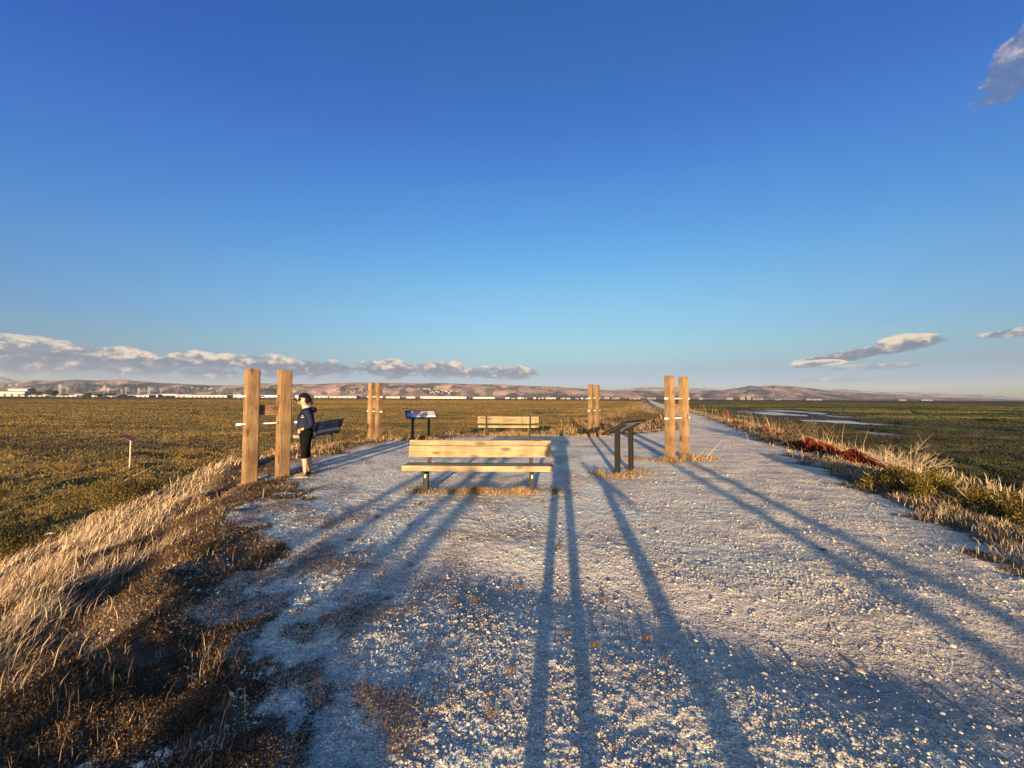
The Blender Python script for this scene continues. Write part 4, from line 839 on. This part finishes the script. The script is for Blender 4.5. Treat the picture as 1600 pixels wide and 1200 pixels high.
# ------------------------------------------------------------------ far side of the marsh
def at(px, d):  # position on the marsh plain seen at photo column px from the overlook, d metres ahead
    return (px-800)/F*d
WALL = mat('pale_warehouse_wall', (.32, .295, .26), .8, noise=(.05, .3), col2=(.18, .165, .15)); ROOFM = mat('grey_sheet_roof', (.24, .24, .25), .7); WALL2 = mat('dull_far_wall', (.12, .105, .095), .85); DARKO = mat('dark_openings', (.05, .05, .055), .3); TAN = mat('tan_wall', (.33, .25, .18), .85)
def warehouse(px, wpx, hpx, d, label, m=WALL, group=None, roof=1.0, doors=4, name='warehouse', base=-1.2, dep=None):
    """width and height in photo pixels at distance d are turned into metres once"""
    w = wpx/F*d; h = hpx/F*d; dp = dep or max(12, w*.35); x = at(px, d)
    t = empty(name, (x, d, base), 0, label=label, cat='building', group=group)
    bm = bmesh.new(); box(bm, 0, dp/2, h/2, w, dp, h); bm_obj('wall', bm, m, t)
    bm = bmesh.new(); e = w*.01+.3; r_ = h*.16*roof
    v = [bm.verts.new(p) for p in ((-w/2-e, -e, h), (w/2+e, -e, h), (w/2+e, dp+e, h), (-w/2-e, dp+e, h), (-w/2-e, dp/2, h+r_), (w/2+e, dp/2, h+r_))]
    for f in ((0, 1, 5, 4), (2, 3, 4, 5), (1, 2, 5), (3, 0, 4), (0, 3, 2, 1)): bm.faces.new([v[i] for i in f])
    bm_obj('roof', bm, ROOFM, t)
    for k in range(doors):
        bm = bmesh.new(); box(bm, (k+.5)/doors*w*.9-w*.45, -.06, h*.27, w/doors*.35, .12, h*.5); bm_obj('door', bm, DARKO, t)
    return t
warehouse(8, 62, 7.5, 1150, 'wide white hall with a raised pale roof at the far left of the horizon', doors=5)
warehouse(28, 30, 11.5, 1230, 'taller pale block rising above the wide hall at the far left', doors=3)
warehouse(62, 38, 3.2, 1000, 'low white shed left of the big round dark tree', doors=4)
warehouse(124, 15, 4.0, 1050, 'small pale roofed shed between the two dark trees on the left horizon', doors=2)
warehouse(104, 48, 2.6, 980, 'long low pale strip building under the big round tree', doors=6)
warehouse(160, 46, 2.6, 1000, 'long flat white building under the pylons', doors=6)
warehouse(184, 17, 3.4, 1050, 'short white shed right of the wide dark tree clump', doors=2)
warehouse(216, 34, 3.2, 1080, 'white warehouse below the lattice pylons', doors=4)
warehouse(236, 22, 4.0, 1100, 'bright white block to the right of the lattice pylons', doors=2)
warehouse(262, 30, 5.0, 1150, 'tallest white block in the group left of the near timber posts', doors=3)
warehouse(288, 26, 4.2, 1120, 'white warehouse with a stepped front left of the near timber posts', doors=3)
warehouse(325, 60, 3.8, 1080, 'very long white warehouse just left of the near timber posts', doors=8)
warehouse(366, 20, 4.6, 1100, 'short white building partly hidden by the left near post', doors=2)
warehouse(377, 11, 3.4, 760, 'small bright white hut on the marsh edge beside the left near post', doors=1, dep=6)
warehouse(418, 34, 4.2, 1100, 'white building seen between the two near timber posts', doors=4)
warehouse(460, 14, 4.0, 800, 'small white building just left of the woman face', doors=1, dep=8)
warehouse(503, 24, 3.6, 1150, 'white building just right of the woman cap', doors=3)
warehouse(535, 44, 3.2, 1150, 'long white sheds midway between the woman and the far left posts', doors=5)
warehouse(614, 22, 3.0, 1200, 'small white shed right of the far left timber posts', doors=2)
warehouse(642, 14, 3.0, 1200, 'small pale hut above the blue and pink sign', doors=1)
warehouse(693, 72, 3.6, 1150, 'longest bright white building, above and right of the blue and pink sign', doors=9)
warehouse(756, 34, 3.0, 1200, 'low white building above the far bench', doors=4)
rr = random.Random(5)
for k in range(17):
    px_ = 792+k*8.3+rr.uniform(-3.5, 3.5)
    warehouse(px_, rr.uniform(2.5, 8), rr.uniform(1.5, 2.8), 1250+rr.uniform(-40, 60), 'tiny pale building in the row on the horizon left of the far right posts', m=[WALL, WALL2, TAN][k % 3], group='tiny buildings along the middle horizon', doors=1, name='small_building')
for k, (px_, w_, h_, lb) in enumerate([(948, 10, 3.2, 'small white building just right of the far right timber posts'), (962, 14, 3.0, 'pale low block right of the far right posts'), (992, 20, 2.6, 'low building left of the right hand timber post pair'), (1018, 16, 2.6, 'pale low building nearest the left post of the right hand pair'),
        (1095, 8, 3.2, 'small white building right of the right hand post pair'), (1140, 12, 3.2, 'pale building left of the brightest block on the right horizon'), (1160, 9, 4.4, 'second bright block on the right horizon'), (1170, 7, 5.2, 'brightest and tallest white block on the right horizon'), (1184, 18, 2.8, 'low pale building right of the brightest block'), (1215, 10, 2.0, 'tiny pale building under the rounded distant mountain'),
        (1272, 28, 2.0, 'long low pale roof on the far right horizon'), (1410, 14, 1.6, 'tiny white building far out on the right horizon'), (1448, 20, 1.8, 'low white sheds farthest right on the horizon')]):
    warehouse(px_, w_*.85, h_*.8+.6, 1600, lb, m=WALL2, doors=2, name='small_building')
# hillside houses, in the gap of the hills above the sign
HW = mat('hillside_house_wall', (.34, .28, .235), .85); HR = mat('hillside_house_roof', (.20, .12, .09), .8)
def house_proto():
    t = empty('hillside_house', (0, 0, 0), 0, label='tiny pale house on the distant hillside', cat='house', group='houses scattered over the distant hillside')
    bm = bmesh.new(); box(bm, 0, 0, 8, 34, 22, 16); bm_obj('wall', bm, HW, t)
    bm = bmesh.new(); v = [bm.verts.new(p) for p in ((-18, -12, 16), (18, -12, 16), (18, 12, 16), (-18, 12, 16), (-12, 0, 24), (12, 0, 24))]
    for f in ((0, 1, 5, 4), (2, 3, 4, 5), (1, 2, 5), (3, 0, 4), (3, 2, 1, 0)): bm.faces.new([v[i] for i in f])
    bm_obj('roof', bm, HR, t); return t
hills = bpy.data.objects['hills']
def hill_point(px, py):
    """first point of the slope seen from the overlook in that direction"""
    from mathutils.bvhtree import BVHTree
    global _bvh
    if '_bvh' not in globals():
        me = hills.data; _bvh = BVHTree.FromPolygons([v.co[:] for v in me.vertices], [p.vertices[:] for p in me.polygons])
    yh = 622+(px-800)*.0053; h = _bvh.ray_cast(Vector((0, 0, EYE)), Vector(((px-800)/F, 1, -(py-yh)/F)).normalized()); return h[0]
proto = house_proto(); first = True
SP = [(40, 688, 13, 611.5, 2.4, 'tiny pale house in the dense hillside cluster above the blue and pink sign', 'houses in the hillside cluster above the sign'), (12, 666, 5, 608, .8, 'tiny pale house in the upper left arm of the hillside cluster', 'houses on the ridge arm left of the cluster'),
      (10, 421, 7, 606.2, .3, 'tiny pale house on the hill between the two near posts', 'houses on the hill between the near posts'), (14, 315, 40, 608, 2.5, 'tiny faint house on the dark hillside left of the near posts', 'faint houses left of the near posts'), (14, 545, 38, 611, 2.2, 'tiny faint house on the brown hillside right of the woman', 'faint houses right of the woman')]
for (n_, cx_, sx_, cy_, sy_, lb, gp) in SP:
    for k in range(n_):
        p = hill_point(rr.gauss(cx_, sx_), rr.gauss(cy_, sy_*.7))
        if p is None: continue
        o = proto if first else copy_tree(proto); first = False; o['label'] = lb; o['group'] = gp
        o.location = (p.x, p.y, p.z-1); o.rotation_euler.z = rr.uniform(-.6, .6); s_ = rr.uniform(.4, .8); o.scale = (s_, s_, s_)
# trees along the horizon
M['crown'] = mat('far_tree_leaves', (.05, .05, .03), .9, attr='albedo'); BARK = mat('tree_bark', (.10, .07, .05), .9)
def far_tree(px, wpx, hpx, d, label, seed, group=None, n=1500, lobes=8):
    w = wpx/F*d; h = hpx/F*d; x = at(px, d); t = empty('broadleaf_tree', (x, d, -1.2), 0, label=label, cat='tree', group=group); r2 = np.random.default_rng(seed)
    Lb = np.stack([(r2.random(lobes)-.5)*w*.62, (r2.random(lobes)-.5)*w*.4, h*(.45+.28*r2.random(lobes))], 1); i = r2.integers(0, lobes, n); q = r2.normal(size=(n, 3)); q /= np.linalg.norm(q, axis=1, keepdims=True); q *= .5+.6*r2.random((n, 1))
    P = Lb[i]+q*np.array([w*.22, w*.2, h*.26]); V, Fq, cc = leaves(P[:, 0], P[:, 1], P[:, 2], np.full(n, h*.11), pick([(.045, .045, .024), (.07, .06, .03), (.03, .033, .02)], [3, 2, 2], n), .3)
    mesh_np('crown', V, [Fq], M['crown'], parent=t, col=cc)
    bm = bmesh.new(); cyl(bm, (0, 0, -.3), (0, 0, h*.5), w*.03, w*.018, 7)
    for k in range(4): cyl(bm, (0, 0, h*.3), tuple(Lb[k]), w*.014, w*.006, 5)
    bm_obj('trunk', bm, BARK, t)
far_tree(80, 20, 11.5, 900, 'big round dark tree on the left horizon', 1, n=2600)
far_tree(60, 14, 6, 950, 'low dark tree left of the big round one', 2); far_tree(44, 16, 5.5, 960, 'dark tree clump in front of the wide white hall', 3)
far_tree(100, 10, 5, 950, 'small dark tree right of the big round one', 4); far_tree(137, 11, 7.5, 930, 'dark round tree between two pylons on the left horizon', 5)
far_tree(172, 20, 7.5, 950, 'wide dark tree clump left of the lattice pylons', 6, n=2000); far_tree(154, 14, 5, 960, 'low dark tree between the round tree and the wide clump', 7); far_tree(192, 10, 5.0, 960, 'small dark tree right of the wide clump', 8)
for k in range(64):
    px_ = [rr.uniform(200, 780), rr.uniform(100, 1300)][k % 2]
    wh = 'left of the woman' if px_ < 465 else 'between the woman and the far right posts' if px_ < 915 else 'right of the far right posts'
    far_tree(px_, rr.uniform(5, 15), rr.uniform(2.6, 4.8), 1330+rr.uniform(-60, 200), 'small dark tree in the horizon line, '+wh, 20+k, group='small horizon trees '+wh, n=260, lobes=5)
# power pylons
STEEL = mat('weathered_pylon_steel', (.36, .36, .36), .6, .3)
def pylon(px, hpx, d, label, arms=3, lattice=True):
    h = hpx/F*d; x = at(px, d); t = empty('power_pylon', (x, d, -1.2), R(20), label=label, cat='pylon', group='power pylons on the left horizon'); b = h*.10 if lattice else .5
    bm = bmesh.new()
    if lattice:
        for sx in (-1, 1):
            for sy in (-1, 1): cyl(bm, (sx*b, sy*b, 0), (sx*b*.22, sy*b*.22, h), .28, .2, 5)
        for k in range(7):
            z0, z1 = h*k/7, h*(k+1)/7; w0, w1 = b*(1-.78*k/7), b*(1-.78*(k+1)/7); s = 1 if k % 2 else -1
            for yy in (-1, 1): cyl(bm, (s*w0, yy*w0, z0), (-s*w1, yy*w1, z1), .14, .14, 4); cyl(bm, (yy*w0, s*w0, z0), (yy*w1, -s*w1, z1), .14, .14, 4)
    else: cyl(bm, (0, 0, 0), (0, 0, h), .75, .35, 8)
    bm_obj('tower', bm, STEEL, t)
    for k in range(arms):
        bm = bmesh.new(); zz = h*(.97-k*.13); l = h*(.13 if k != 1 else .17); cyl(bm, (-l, 0, zz), (l, 0, zz), .22, .22, 5); cyl(bm, (-l, 0, zz), (0, 0, zz+h*.03), .12, .12, 4); cyl(bm, (l, 0, zz), (0, 0, zz+h*.03), .12, .12, 4); bm_obj('crossarm', bm, STEEL, t)
pylon(94, 19, 1000, 'nearest lattice pylon right of the big round tree'); pylon(105, 15, 1400, 'slim pylon right of the nearest lattice one', lattice=False); pylon(163, 18, 1300, 'tall slim pylon above the wide dark tree clump', lattice=False)
pylon(169, 14, 1500, 'shorter slim pylon beside the tall slim one', lattice=False); pylon(197, 15, 1350, 'slim pylon above the short white shed', lattice=False); pylon(217, 14, 1500, 'lattice pylon left of the widest armed one'); pylon(233, 16, 1300, 'lattice pylon with the widest arms')
pylon(190, 11, 1700, 'small distant pylon left of the slim one above the shed', lattice=False); pylon(252, 11, 1700, 'small distant pylon rightmost of the group', lattice=False)

# ------------------------------------------------------------------ air
def haze():
    bm = bmesh.new(); box(bm, 0, 0, 448, 50000, 50000, 904)
    m = bpy.data.materials.new('evening_haze'); m.use_nodes = True; nt = m.node_tree; nt.nodes.clear(); out = nt.nodes.new('ShaderNodeOutputMaterial'); v = nt.nodes.new('ShaderNodeVolumePrincipled')
    v.inputs['Color'].default_value = (.74, .85, .96, 1); v.inputs['Density'].default_value = HAZE; v.inputs['Anisotropy'].default_value = 0.0; nt.links.new(v.outputs[0], out.inputs['Volume'])
    tag(bm_obj('haze', bm, m), 'thin evening haze over the marsh and hills', kind='stuff')
HAZE = 1.2e-5
haze()
